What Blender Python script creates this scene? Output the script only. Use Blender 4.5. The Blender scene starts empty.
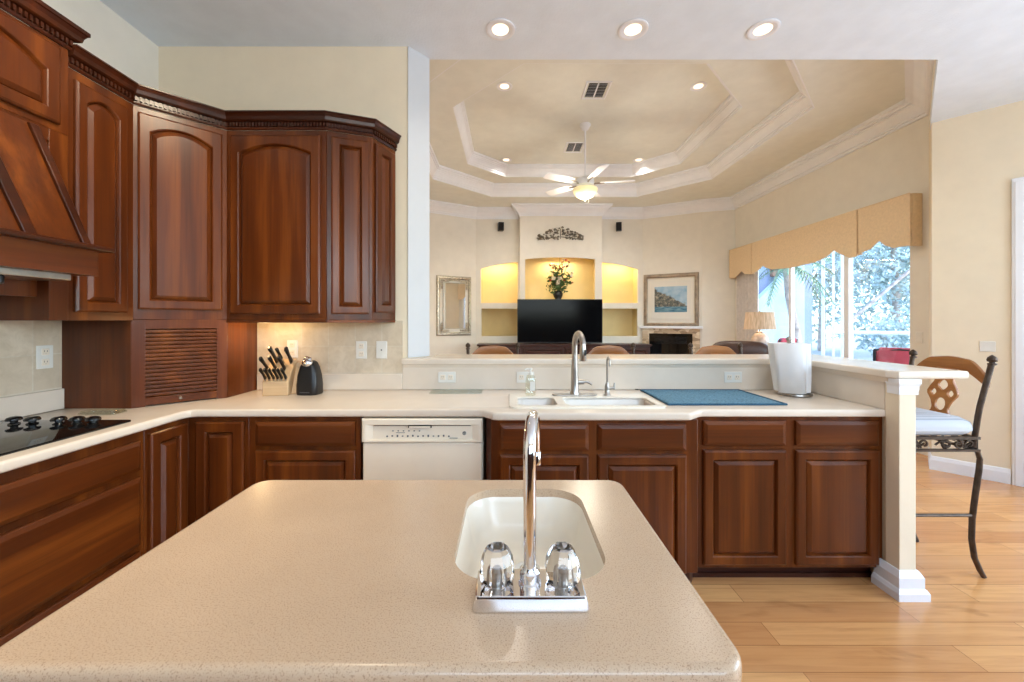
import bpy, bmesh, math, random
from math import pi, sin, cos, radians
from mathutils import Matrix, Vector
random.seed(7)
S = bpy.context.scene
COL = S.collection

# ------------------------------------------------------------------ camera, world, sun, big lights, exposure
cam = bpy.data.objects.new('camera', bpy.data.cameras.new('camera'))
COL.objects.link(cam)
cam.location = (0, 0, 1.37)
cam.rotation_euler = (pi / 2, 0, 0)
cam.data.sensor_width = 36
cam.data.lens = 400 / 1024 * 36
cam.data.shift_x = 4 / 1024
cam.data.shift_y = -20 / 1024
cam.data.clip_start = 0.05
S.camera = cam

W = bpy.data.worlds.new('world'); S.world = W
W.use_nodes = True
wn = W.node_tree.nodes; wl = W.node_tree.links
sky = wn.new('ShaderNodeTexSky')
sky.sky_type = 'NISHITA'; sky.sun_disc = False
sky.sun_elevation = radians(48); sky.sun_rotation = radians(120)
wl.new(sky.outputs[0], wn['Background'].inputs[0])
wn['Background'].inputs[1].default_value = 0.95

def light(name, kind, loc, power, color=(1, 1, 1), rot=(0, 0, 0), **kw):
    d = bpy.data.lights.new(name, kind); d.energy = power; d.color = color
    for k, v in kw.items(): setattr(d, k, v)
    o = bpy.data.objects.new(name, d); COL.objects.link(o)
    o.location = loc; o.rotation_euler = rot
    return o
light('sun', 'SUN', (12, -4, 12), 1.3, (1, .95, .88), (radians(47), radians(14), radians(20)), angle=.01)
light('kitchen_fill_spot', 'SPOT', (-.75, 1.15, 3.17), 165, (1, .84, .60), (0, radians(36), 0), spot_size=radians(120), spot_blend=.8, shadow_soft_size=.09)  # added fill spot without a fixture, brightens the left cabinets and hood
# daylight of the breakfast-nook window (right); added fill panel behind the camera
light('nook_window_daylight', 'AREA', (4.72, .45, 1.55), 128, (.76, .87, 1), (0, radians(112), 0), shape='RECTANGLE', size=2.0, size_y=2.6)
light('rear_fill_panel', 'AREA', (1.2, -2.42, 2.2), 88, (.86, .93, 1), (radians(128), 0, 0), shape='RECTANGLE', size=3.6, size_y=1.2)
S.view_settings.view_transform = 'Standard'
S.view_settings.look = 'None'
S.view_settings.gamma = 1
S.view_settings.use_curve_mapping = False
S.view_settings.exposure = -0.1

# ------------------------------------------------------------------ materials
def lin(c): return tuple(((x / 255) / 12.92 if x / 255 <= .04045 else ((x / 255 + .055) / 1.055) ** 2.4) for x in c)
def rgba(c): return lin(c) + (1,)
class NT:
    def __init__(s, name):
        s.m = bpy.data.materials.new(name); s.m.use_nodes = True
        s.n = s.m.node_tree.nodes; s.l = s.m.node_tree.links
        s.b = s.n['Principled BSDF']; s.out = s.n['Material Output']
    def new(s, t, **kw):
        x = s.n.new(t)
        for k, v in kw.items(): setattr(x, k, v)
        return x
    def link(s, a, b): s.l.new(a, b)
    def coord(s, scale=(1, 1, 1), rnd=False):
        tc = s.new('ShaderNodeTexCoord'); mp = s.new('ShaderNodeMapping')
        s.link(tc.outputs['Object'], mp.inputs[0]); mp.inputs['Scale'].default_value = scale
        if rnd:
            oi = s.new('ShaderNodeObjectInfo'); mu = s.new('ShaderNodeVectorMath', operation='SCALE')
            mu.inputs[0].default_value = (7.3, 5.1, 3.7); s.link(oi.outputs['Random'], mu.inputs['Scale'])
            s.link(mu.outputs[0], mp.inputs['Location'])
        return mp.outputs[0]
    def noise(s, vec, scale, detail=4, rough=.55, dist=0):
        n = s.new('ShaderNodeTexNoise'); n.inputs['Scale'].default_value = scale; n.inputs['Detail'].default_value = detail
        n.inputs['Roughness'].default_value = rough; n.inputs['Distortion'].default_value = dist
        s.link(vec, n.inputs['Vector']); return n.outputs['Fac']
    def ramp(s, fac, stops):
        r = s.new('ShaderNodeValToRGB'); e = r.color_ramp.elements
        while len(e) < len(stops): e.new(.5)
        for i, (p, c) in enumerate(stops): e[i].position = p; e[i].color = rgba(c)
        s.link(fac, r.inputs[0]); return r.outputs[0]
    def mix(s, a, b, fac, mode='MIX'):
        m = s.new('ShaderNodeMix', data_type='RGBA', blend_type=mode)
        for sock, v in ((m.inputs['Factor'], fac), (m.inputs['A'], a), (m.inputs['B'], b)):
            if hasattr(v, 'links'): s.link(v, sock)
            else: sock.default_value = v
        return m.outputs['Result']
    def bump(s, h, strength, dist=.01):
        b = s.new('ShaderNodeBump'); b.inputs['Strength'].default_value = strength; b.inputs['Distance'].default_value = dist
        s.link(h, b.inputs['Height']); s.link(b.outputs[0], s.b.inputs['Normal'])
    def set(s, **kw):
        for k, v in kw.items(): s.b.inputs[k].default_value = v
        return s
def plain(name, c, rough=.5, metal=0, var=.06, scale=6, bump=0, bscale=200, **kw):
    t = NT(name); v = t.coord()
    n = t.noise(v, scale)
    d = tuple(max(0, x * (1 - var)) for x in c); e = tuple(min(255, x * (1 + var)) for x in c)
    t.link(t.ramp(n, [(.3, d), (.7, e)]), t.b.inputs['Base Color'])
    t.set(Roughness=rough, Metallic=metal)
    if bump: t.bump(t.noise(v, bscale, 3), bump, .004)
    for k, x in kw.items(): t.b.inputs[k.replace('_', ' ')].default_value = x
    return t.m
def wood(name, horizontal, dark=(56, 24, 7), mid=(92, 43, 12), lite=(138, 74, 24), rough=.3, coat=.08):
    t = NT(name)
    sc = (.7, 11, 11) if horizontal else (11, 11, .7)
    v = t.coord(sc, True)
    n1 = t.noise(v, 1.1, 5, .5, .4)
    c1 = t.ramp(n1, [(.15, dark), (.5, mid), (.85, lite)])
    sc2 = (2, 90, 90) if horizontal else (90, 90, 2)
    n2 = t.noise(t.coord(sc2, True), 1, 3, .6)
    c2 = t.mix(c1, rgba(dark), t.ramp(n2, [(.45, (0, 0, 0)), (.75, (170, 170, 170))]))
    n3 = t.noise(t.coord((2.2, 2.2, .7), True), 1, 2)
    c3 = t.mix(c2, rgba((70, 30, 15)), t.ramp(n3, [(.55, (0, 0, 0)), (.9, (90, 90, 90))]))
    t.link(c3, t.b.inputs['Base Color'])
    t.set(Roughness=rough); t.b.inputs['Specular IOR Level'].default_value = .32; t.b.inputs['Coat Weight'].default_value = coat; t.b.inputs['Coat Roughness'].default_value = .18
    t.bump(n2, .04, .002)
    return t.m
M = {}
M['wood'] = wood('cherry_vertical', False)
M['wood_h'] = wood('cherry_horizontal', True)
M['wood_dk'] = wood('cherry_dark_molding', True, (34, 12, 4), (60, 25, 9), (92, 42, 15))
M['darkwood'] = wood('dark_walnut', True, (40, 18, 10), (58, 26, 15), (76, 36, 22))
M['stoolwood'] = wood('honey_wood', True, (112, 66, 28), (150, 96, 48), (184, 126, 70), .4, .2)
M['blockwood'] = wood('pale_block_wood', True, (196, 160, 118), (214, 180, 138), (226, 194, 154), .5, 0)
M['wall'] = plain('kitchen_wall_paint', (236, 222, 196), .75, var=.012, bump=.08, bscale=120)
M['wall_left'] = plain('left_wall_paint', (234, 228, 214), .75, var=.012, bump=.08, bscale=120)
M['wall_fam'] = plain('family_wall_paint', (232, 227, 215), .75, var=.012, bump=.06, bscale=120)
M['ceil'] = plain('ceiling_texture_paint', (230, 239, 248), .85, var=.015, bump=.5, bscale=75)
M['ceil_fam'] = plain('tray_ceiling_paint', (230, 232, 224), .8, var=.015, bump=.12, bscale=75)
M['white'] = plain('white_trim_paint', (238, 240, 244), .4, var=.01)
M['plastic'] = plain('white_plastic', (230, 227, 218), .35, var=.01)
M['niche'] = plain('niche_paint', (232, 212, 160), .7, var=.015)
M['black'] = plain('black_plastic', (18, 18, 20), .35, var=.15)
M['blackgloss'] = plain('black_gloss', (8, 8, 10), .06, var=.1)
M['screen'] = plain('screen_glass', (8, 9, 12), .12, var=.1, Specular_IOR_Level=.08)
M['iron'] = plain('bronzed_iron', (74, 62, 53), .42, .75, var=.18, scale=30)
M['chrome'] = plain('chrome', (235, 235, 238), .06, 1, var=.01)
M['steel'] = plain('brushed_steel', (176, 170, 162), .28, 1, var=.05, scale=20)
M['pewter'] = plain('pewter', (160, 152, 142), .32, .9, var=.15, scale=60)
M['silver'] = plain('antique_silver', (176, 168, 152), .35, .8, var=.25, scale=40)
M['mirror'] = plain('mirror_glass', (232, 236, 238), .02, 1, var=.005)
M['almond'] = plain('almond_enamel', (236, 224, 204), .3, var=.01, Coat_Weight=.3)
M['greyprint'] = plain('grey_print', (96, 96, 100), .5)
M['beige_fabric'] = plain('valance_fabric', (228, 203, 166), .9, var=.03, scale=40, bump=.05, bscale=350)
M['curtain'] = plain('curtain_fabric', (206, 200, 196), .9, var=.04, scale=20)
M['towel'] = plain('blue_terry', (86, 126, 148), .95, var=.2, scale=90, bump=.8, bscale=260)
M['paper'] = plain('paper_towel', (226, 226, 226), .95, var=.01, bump=.1, bscale=160)
M['leather'] = plain('brown_leather', (64, 40, 28), .4, var=.15, scale=20)
M['red'] = plain('red_outdoor_cloth', (176, 66, 76), .9, var=.08)
M['leaf'] = plain('leaf_green', (70, 96, 52), .6, var=.3, scale=8)
M['leaf_out'] = plain('hazed_leaf_green', (190, 216, 200), .7, var=.28, scale=3)  # leaf colour paled to carry the overexposed outdoor haze
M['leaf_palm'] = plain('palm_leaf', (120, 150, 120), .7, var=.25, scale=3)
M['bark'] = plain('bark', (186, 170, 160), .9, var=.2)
M['flower_red'] = plain('red_petals', (140, 48, 40), .7, var=.25, scale=20)
M['flower_white'] = plain('cream_petals', (232, 224, 204), .7, var=.05)
M['sculpt'] = plain('pewter_leaf_metal', (128, 122, 110), .42, .6, var=.3, scale=30)
M['stucco'] = plain('sunlit_stucco_tint', (190, 212, 216), .9, var=.02, bump=.3, bscale=60)  # pale cyan of sunlit stucco put into the colour
M['patio'] = plain('patio_pavers', (206, 202, 196), .9, var=.06)
M['grass'] = plain('lawn', (120, 150, 90), .95, var=.2)
M['stone'] = plain('fireplace_stone', (196, 172, 140), .7, var=.2, scale=9)
M['shade'] = None

def m_counter(name, base, spots, rough, amt):
    t = NT(name); v = t.coord()
    n = t.noise(v, 430, 2, .6); n2 = t.noise(v, 420, 2, .6); n3 = t.noise(v, 5, 3)
    d = tuple(x * .97 for x in base)
    c = t.ramp(n3, [(.35, d), (.7, base)])
    c = t.mix(c, rgba(spots), t.ramp(n, [(.54, (0, 0, 0)), (.68, (amt,) * 3)]))
    c = t.mix(c, rgba((240, 224, 202)), t.ramp(n2, [(.6, (0, 0, 0)), (.75, (80,) * 3)]))
    t.link(c, t.b.inputs['Base Color']); t.set(Roughness=rough)
    return t.m
M['counter'] = m_counter('cream_solid_surface', (228, 214, 196), (208, 190, 168), .22, 90)
M['island'] = m_counter('tan_speckled_solid_surface', (203, 176, 147), (140, 106, 78), .24, 210)
M['sink'] = plain('white_sink', (238, 229, 212), .2, var=.006)

def m_floor():
    t = NT('maple_planks'); v = t.coord()
    br = t.new('ShaderNodeTexBrick'); t.link(v, br.inputs['Vector'])
    br.offset = .37; br.offset_frequency = 2
    for k, x in (('Scale', 1), ('Mortar Size', .0012), ('Mortar Smooth', .2), ('Bias', 0), ('Brick Width', 1.15), ('Row Height', .13)): br.inputs[k].default_value = x
    br.inputs['Color1'].default_value = rgba((226, 172, 112)); br.inputs['Color2'].default_value = rgba((198, 140, 88)); br.inputs['Mortar'].default_value = rgba((120, 76, 44))
    g = t.noise(t.coord((1.6, 26, 1)), 1.3, 6, .6, .6)
    c = t.mix(br.outputs['Color'], rgba((164, 102, 58)), t.ramp(g, [(.42, (0, 0, 0)), (.75, (185, 185, 185))]))
    k = t.noise(t.coord((2.2, 6, 1)), 1.1, 4, .5, .3)
    c = t.mix(c, rgba((120, 70, 38)), t.ramp(k, [(.62, (0, 0, 0)), (.76, (200, 200, 200))]))
    big = t.noise(t.coord((.7, 3.8, 1)), 1, 1)
    c = t.mix(c, rgba((238, 200, 150)), t.ramp(big, [(.5, (0, 0, 0)), (.75, (130, 130, 130))]))
    t.link(c, t.b.inputs['Base Color']); t.set(Roughness=.25); t.b.inputs['Coat Weight'].default_value = .25
    t.b.inputs['Coat Roughness'].default_value = .12
    t.bump(br.outputs['Fac'], -.15, .002)
    return t.m
M['floor'] = m_floor()
def m_tile(name, ax, shift):
    t = NT(name)
    tc = t.new('ShaderNodeTexCoord'); sp = t.new('ShaderNodeSeparateXYZ'); cb = t.new('ShaderNodeCombineXYZ')
    t.link(tc.outputs['Object'], sp.inputs[0]); t.link(sp.outputs[ax], cb.inputs[0]); t.link(sp.outputs['Z'], cb.inputs[1])
    mp = t.new('ShaderNodeMapping'); mp.inputs['Location'].default_value = shift; t.link(cb.outputs[0], mp.inputs[0])
    br = t.new('ShaderNodeTexBrick'); br.offset = 0; t.link(mp.outputs[0], br.inputs['Vector'])
    for k, x in (('Scale', 1), ('Mortar Size', .0035), ('Mortar Smooth', .3), ('Brick Width', .1775), ('Row Height', .1775)): br.inputs[k].default_value = x
    br.inputs['Color1'].default_value = rgba((222, 208, 186)); br.inputs['Color2'].default_value = rgba((208, 192, 168)); br.inputs['Mortar'].default_value = rgba((218, 208, 190))
    n = t.noise(t.coord(), 14, 5, .65, .5)
    c = t.mix(br.outputs['Color'], rgba((184, 166, 138)), t.ramp(n, [(.38, (0, 0, 0)), (.68, (190, 190, 190))]))
    t.link(c, t.b.inputs['Base Color']); t.set(Roughness=.45); t.bump(br.outputs['Fac'], -.4, .003)
    return t.m
M['tile_b'] = m_tile('stone_tile_back', 'X', (-.05, -.1375 + .0, 0))
M['tile_l'] = m_tile('stone_tile_left', 'Y', (0, -.1375, 0))
def m_emit(name, c, s):
    t = NT(name); t.set(Roughness=.5); t.b.inputs['Base Color'].default_value = rgba(c)
    t.b.inputs['Emission Color'].default_value = rgba(c); t.b.inputs['Emission Strength'].default_value = s
    return t.m
M['bulb'] = m_emit('lit_lamp_face', (255, 232, 200), 2.0)
M['bowl'] = m_emit('lit_frosted_bowl', (246, 232, 180), .45)
def m_glass(name, tint, gloss=.08, rough=.0):
    t = NT(name)
    tr = t.new('ShaderNodeBsdfTransparent'); tr.inputs[0].default_value = rgba(tint)
    gl = t.new('ShaderNodeBsdfGlossy'); gl.inputs['Roughness'].default_value = rough
    mx = t.new('ShaderNodeMixShader'); mx.inputs[0].default_value = gloss
    t.link(tr.outputs[0], mx.inputs[1]); t.link(gl.outputs[0], mx.inputs[2]); t.link(mx.outputs[0], t.out.inputs[0])
    return t.m
M['pane'] = m_glass('window_pane', (240, 248, 252), .05)
M['boardglass'] = m_glass('frosted_glass_board', (246, 250, 248), .22, .2)
M['clearglass'] = m_glass('clear_bottle', (246, 247, 240), .12, .05)
def m_crystal():
    t = NT('acrylic_crystal'); t.b.inputs['Base Color'].default_value = (.97, .98, 1, 1)
    t.set(Roughness=.02, IOR=1.45); t.b.inputs['Transmission Weight'].default_value = 1
    return t.m
M['crystal'] = m_crystal()
def m_stripe(name, ax, freq, a, b):
    t = NT(name); tc = t.new('ShaderNodeTexCoord'); sp = t.new('ShaderNodeSeparateXYZ'); t.link(tc.outputs['Object'], sp.inputs[0])
    mu = t.new('ShaderNodeMath', operation='MULTIPLY'); mu.inputs[1].default_value = freq; t.link(sp.outputs[ax], mu.inputs[0])
    sn = t.new('ShaderNodeMath', operation='SINE'); t.link(mu.outputs[0], sn.inputs[0])
    t.link(t.ramp(sn.outputs[0], [(.55, a), (.8, b)]), t.b.inputs['Base Color']); t.set(Roughness=.9)
    return t.m
M['cushion'] = m_stripe('striped_cushion_cloth', 'X', 190, (198, 202, 210), (164, 170, 180))
def m_shade():
    t = NT('pleated_shade_cloth')
    n = t.noise(t.coord((60, 60, 2)), 1, 3)
    c = t.ramp(n, [(.35, (188, 158, 128)), (.7, (226, 200, 170))]); t.link(c, t.b.inputs['Base Color']); t.set(Roughness=.9)
    t.link(c, t.b.inputs['Emission Color']); t.b.inputs['Emission Strength'].default_value = .12
    return t.m
M['shade'] = m_shade()
M['lampbase'] = plain('mottled_ceramic', (190, 172, 156), .3, var=.3, scale=9)
def m_painting():
    t = NT('harbour_painting'); tc = t.new('ShaderNodeTexCoord'); sp = t.new('ShaderNodeSeparateXYZ'); t.link(tc.outputs['Object'], sp.inputs[0])
    v = t.coord()
    n = t.noise(v, 7, 5, .6)
    a = t.new('ShaderNodeMath', operation='MULTIPLY_ADD'); a.inputs[1].default_value = .55; t.link(sp.outputs['X'], a.inputs[0]); t.link(sp.outputs['Z'], a.inputs[2])
    b = t.new('ShaderNodeMath', operation='MULTIPLY_ADD'); b.inputs[1].default_value = .3; t.link(n, b.inputs[0]); t.link(a.outputs[0], b.inputs[2])
    cl = t.noise(v, 22, 4, .7)
    cliff = t.ramp(cl, [(.35, (58, 72, 82)), (.5, (104, 106, 98)), (.68, (176, 170, 156))])
    skyc = t.ramp(t.noise(v, 4, 3), [(.35, (120, 164, 196)), (.7, (196, 214, 226))])
    hi = t.ramp(b.outputs[0], [(.20, (0, 0, 0)), (.23, (255, 255, 255))])
    c = t.mix(cliff, skyc, hi)
    sea = t.ramp(t.noise(t.coord((3, 3, 16)), 3, 4), [(.35, (54, 104, 132)), (.7, (128, 168, 184))])
    lo = t.ramp(sp.outputs['Z'], [(.0, (255, 255, 255)), (.01, (0, 0, 0))])
    d = t.new('ShaderNodeMath', operation='LESS_THAN'); d.inputs[1].default_value = -.13; t.link(sp.outputs['Z'], d.inputs[0])
    c = t.mix(c, sea, d.outputs[0]); t.link(c, t.b.inputs['Base Color']); t.set(Roughness=.15)
    return t.m
M['painting'] = m_painting()
M['mat'] = plain('picture_mat', (228, 224, 214), .7, var=.01)
M['frame'] = plain('pewter_frame', (150, 134, 116), .4, .4, var=.12, scale=12)

# ------------------------------------------------------------------ mesh helpers
class MB:
    def __init__(s): s.v = []; s.f = []; s.M = Matrix()
    def add(s, vs, fs):
        o = len(s.v); s.v += [tuple(s.M @ Vector(p)) for p in vs]; s.f += [tuple(o + i for i in f) for f in fs]
        return s
    def box(s, x0, x1, y0, y1, z0, z1):
        return s.add([(x0, y0, z0), (x1, y0, z0), (x1, y1, z0), (x0, y1, z0), (x0, y0, z1), (x1, y0, z1), (x1, y1, z1), (x0, y1, z1)],
                     [(0, 3, 2, 1), (4, 5, 6, 7), (0, 1, 5, 4), (1, 2, 6, 5), (2, 3, 7, 6), (3, 0, 4, 7)])
    def loft(s, loops, cap0=True, cap1=True, ring=True):
        n = len(loops[0]); vs = [p for l in loops for p in l]; fs = []
        for k in range(len(loops) - 1):
            for i in range(n if ring else n - 1):
                j = (i + 1) % n
                fs.append((k * n + i, k * n + j, (k + 1) * n + j, (k + 1) * n + i))
        if cap0: fs.append(tuple(range(n))[::-1])
        if cap1: fs.append(tuple((len(loops) - 1) * n + i for i in range(n)))
        return s.add(vs, fs)
    def prism(s, poly, z0, z1):
        return s.loft([[(x, y, z0) for x, y in poly], [(x, y, z1) for x, y in poly]])
    def tube(s, pts, r, n=8, caps=True):
        pts = [Vector(p) for p in pts]; rs = r if isinstance(r, (list, tuple)) else [r] * len(pts)
        loops = []; up = None
        for i, p in enumerate(pts):
            t = (pts[min(i + 1, len(pts) - 1)] - pts[max(i - 1, 0)]).normalized()
            if up is None:
                a = Vector((0, 0, 1)) if abs(t.z) < .9 else Vector((1, 0, 0))
                up = (a - t * a.dot(t)).normalized()
            else: up = (up - t * up.dot(t)).normalized()
            b = t.cross(up)
            loops.append([tuple(p + (up * cos(2 * pi * k / n) + b * sin(2 * pi * k / n)) * rs[i]) for k in range(n)])
        return s.loft(loops, caps, caps)
    def lathe(s, prof, n=24, c=(0, 0, 0), caps=True):
        return s.loft([[(c[0] + r * cos(2 * pi * k / n), c[1] + r * sin(2 * pi * k / n), c[2] + z) for k in range(n)] for r, z in prof], caps, caps)
    def sweep(s, path, prof, closed=False):
        n = len(path); loops = []
        for off, z in prof: loops.append([(x, y, z) for x, y in offset_path(path, off, closed)])
        k = len(prof); vs = [p for l in loops for p in l]; fs = []
        for a in range(k):
            b = (a + 1) % k
            for i in range(n if closed else n - 1):
                j = (i + 1) % n
                fs.append((a * n + i, a * n + j, b * n + j, b * n + i))
        if not closed:
            fs.append(tuple(a * n for a in range(k))); fs.append(tuple(a * n + n - 1 for a in range(k))[::-1])
        return s.add(vs, fs)
    def ellipsoid(s, c, r, n=16, m=10, pw=1):
        prof = []
        vs = []
        for i in range(1, m):
            th = pi * i / m; prof.append((sin(th) ** pw, -cos(th)))
        loops = [[(c[0] + r[0] * a * cos(2 * pi * k / n), c[1] + r[1] * a * sin(2 * pi * k / n), c[2] + r[2] * z) for k in range(n)] for a, z in prof]
        return s.loft(loops)
    def plate(s, outer, holes, z0, z1, bevel=0, res=3):
        vs, fs = plate_geo(outer, holes, z0, z1, bevel, res)
        return s.add(vs, fs)
    def build(s, name, mat, parent=None, bevel=0, smooth=35, org=None, seg=2):
        me = bpy.data.meshes.new(name)
        vs = s.v
        if org: vs = [(x - org[0], y - org[1], z - org[2]) for x, y, z in vs]
        bm = bmesh.new()
        bv = [bm.verts.new(v) for v in vs]
        for f in s.f:
            try: bm.faces.new([bv[i] for i in f])
            except ValueError: pass
        bmesh.ops.remove_doubles(bm, verts=bm.verts, dist=1e-5)
        bmesh.ops.recalc_face_normals(bm, faces=bm.faces)
        if smooth:
            for f in bm.faces: f.smooth = True
        bm.to_mesh(me); bm.free()
        if smooth: me.set_sharp_from_angle(angle=radians(smooth))
        me.materials.append(M[mat] if isinstance(mat, str) else mat)
        o = bpy.data.objects.new(name, me); COL.objects.link(o)
        if org: o.location = org
        if parent: o.parent = parent
        if bevel:
            b = o.modifiers.new('bevel', 'BEVEL'); b.width = bevel; b.segments = seg; b.limit_method = 'ANGLE'; b.angle_limit = radians(40)
        return o
def offset_path(path, off, closed):
    n = len(path); out = []
    for i in range(n):
        p = Vector(path[i])
        a = Vector(path[i - 1]) if (i > 0 or closed) else None
        b = Vector(path[(i + 1) % n]) if (i < n - 1 or closed) else None
        ns = []
        if a is not None: d = (p - a).normalized(); ns.append(Vector((d.y, -d.x)))
        if b is not None: d = (b - p).normalized(); ns.append(Vector((d.y, -d.x)))
        if len(ns) == 2:
            m = ns[0] + ns[1]; m = m * (1 / (1 + ns[0].dot(ns[1])))
        else: m = ns[0]
        out.append((p.x + m.x * off, p.y + m.y * off))
    return out
def plate_geo(outer, holes, z0, z1, bevel=0, res=3):
    """flat slab with holes and optionally rounded edges; loops counter-clockwise"""
    cu = bpy.data.curves.new('tmp', 'CURVE'); cu.dimensions = '2D'; cu.fill_mode = 'BOTH'
    for k, lp in enumerate([outer] + holes):
        q = offset_path(lp, -bevel if k == 0 else bevel, True) if bevel else lp
        sp = cu.splines.new('POLY'); sp.points.add(len(q) - 1)
        for i, (x, y) in enumerate(q): sp.points[i].co = (x, y, 0, 1)
        sp.use_cyclic_u = True
    cu.extrude = (z1 - z0) / 2 - bevel; cu.bevel_depth = bevel; cu.bevel_resolution = res
    ob = bpy.data.objects.new('tmp', cu); COL.objects.link(ob)
    dg = bpy.context.evaluated_depsgraph_get(); dg.update()
    me = bpy.data.meshes.new_from_object(ob.evaluated_get(dg))
    zc = (z0 + z1) / 2
    vs = [(v.co.x, v.co.y, v.co.z + zc) for v in me.vertices]; fs = [tuple(p.vertices) for p in me.polygons]
    bpy.data.objects.remove(ob); bpy.data.curves.remove(cu); bpy.data.meshes.remove(me)
    return vs, fs
def rrect(x0, x1, y0, y1, r, n=6):
    out = []
    for cx, cy, a in ((x1 - r, y0 + r, -pi / 2), (x1 - r, y1 - r, 0), (x0 + r, y1 - r, pi / 2), (x0 + r, y0 + r, pi)):
        for k in range(n + 1):
            t = a + pi / 2 * k / n; out.append((cx + r * cos(t), cy + r * sin(t)))
    return out
def rect(x0, x1, y0, y1): return [(x0, y0), (x1, y0), (x1, y1), (x0, y1)]
XZ = Matrix(((1, 0, 0, 0), (0, 0, 1, 0), (0, 1, 0, 0), (0, 0, 0, 1)))      # plate (x,y,z) -> (x, z, y): upright in X-Z
def thing(name, label, cat, loc=(0, 0, 0), rz=0, group=None):
    o = bpy.data.objects.new(name, None); COL.objects.link(o); o.empty_display_size = .1
    o.location = loc; o.rotation_euler = (0, 0, rz); o['label'] = label; o['category'] = cat
    if group: o['group'] = group
    return o
def tag(o, label, cat, group=None, kind=None):
    o['label'] = label; o['category'] = cat
    if group: o['group'] = group
    if kind: o['kind'] = kind
    return o
def struct(o): o['kind'] = 'structure'; return o
def dup(o, loc=None, rz=None, label=None, parent=None):
    c = o.copy(); COL.objects.link(c)
    if parent: c.parent = parent
    if loc is not None: c.location = loc
    if rz is not None: c.rotation_euler = (0, 0, rz)
    if label: c['label'] = label
    for ch in list(o.children): dup(ch, parent=c)
    return c
def T(loc, rz=0): return Matrix.Translation(loc) @ Matrix.Rotation(rz, 4, 'Z')

# ------------------------------------------------------------------ cabinet doors (local: x along width, front faces -y, z up)
def arch_loop(x0, x1, z0, z1, rise, y, n=14):
    out = [(x0, y, z0), (x1, y, z0)]
    for k in range(n + 1):
        u = 1 - 2 * k / n
        out.append(((x0 + x1) / 2 + u * (x1 - x0) / 2, y, z1 + rise * (1 - u * u)))
    return out
def door(parent, x0, x1, z0, z1, rise=0, y=0, t=.02, stile=.045, mat='wood', Mx=None, name='door', pmat='wood'):
    top = z1 - stile - rise
    f = MB(); f.M = Mx or Matrix()
    a0, a1, b0, b1 = x0 + stile, x1 - stile, z0 + stile, top
    L = [arch_loop(x0, x1, z0, z1, 0, y), arch_loop(x0, x1, z0, z1, 0, y - t + .007), arch_loop(x0 + .004, x1 - .004, z0 + .004, z1 - .004, 0, y - t + .003),
         arch_loop(x0 + .009, x1 - .009, z0 + .009, z1 - .009, 0, y - t),
         arch_loop(a0, a1, b0, b1, rise, y - t), arch_loop(a0 + .004, a1 - .004, b0 + .004, b1 - .004, rise, y - t + .003),
         arch_loop(a0 + .008, a1 - .008, b0 + .008, b1 - .008, rise, y - t + .012), arch_loop(a0 + .01, a1 - .01, b0 + .01, b1 - .01, rise, y - .004)]
    f.loft(L, True, True)
    d = f.build(name, mat, parent, smooth=12)
    p = MB(); p.M = Mx or Matrix()
    g = .01; w = min(.017, (a1 - a0) * .2)
    L = [arch_loop(a0 + g, a1 - g, b0 + g, b1 - g, rise, y - .0035), arch_loop(a0 + g + .003, a1 - g - .003, b0 + g + .003, b1 - g - .003, rise, y - t + .011),
         arch_loop(a0 + g + w, a1 - g - w, b0 + g + w, b1 - g - w, rise * .92, y - t + .002), arch_loop(a0 + g + w + .003, a1 - g - w - .003, b0 + g + w + .003, b1 - g - w - .003, rise * .92, y - t)]
    p.loft(L); p.build('raised_panel', pmat, d, smooth=12)
    return d
def drawer(parent, x0, x1, z0, z1, y=0, t=.02, Mx=None, mat='wood_h', name='drawer_front'):
    f = MB(); f.M = Mx or Matrix()
    def r(i, yy): return [(x0 + i, yy, z0 + i), (x1 - i, yy, z0 + i), (x1 - i, yy, z1 - i), (x0 + i, yy, z1 - i)]
    f.loft([r(0, y), r(0, y - t + .009), r(.004, y - t + .006), r(.016, y - t + .001), r(.019, y - t)])
    return f.build(name, mat, parent, smooth=0)

# ------------------------------------------------------------------ setting: floor, walls, ceilings
H = 3.2
b = MB().plate(rect(-2.45, 5.05, -2.75, 8.75), [], -.08, 0); struct(b.build('floor', 'floor', smooth=0))
b = MB().box(-2.45, -2.33, -2.75, 2.8, 0, H + .1); struct(b.build('wall_left', 'wall_left', smooth=0))
# kitchen back wall with its chamfered end beside the opening
b = MB().prism([(-2.33, 2.667), (-.672, 2.667), (-.555, 2.80), (-.62, 2.95), (-2.33, 2.95)], 0, H + .6)
struct(b.build('wall_back', 'wall', smooth=0))
b = MB().prism([(-.668, 2.6655), (-.551, 2.795), (-.548, 2.792), (-.665, 2.6625)], 1.125, H); struct(b.build('jamb_daylight_skin', plain('jamb_daylight_tint', (204, 206, 208), .6, var=.01), smooth=0))  # thin slab over the chamfer, window light put into its pale colour
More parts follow.
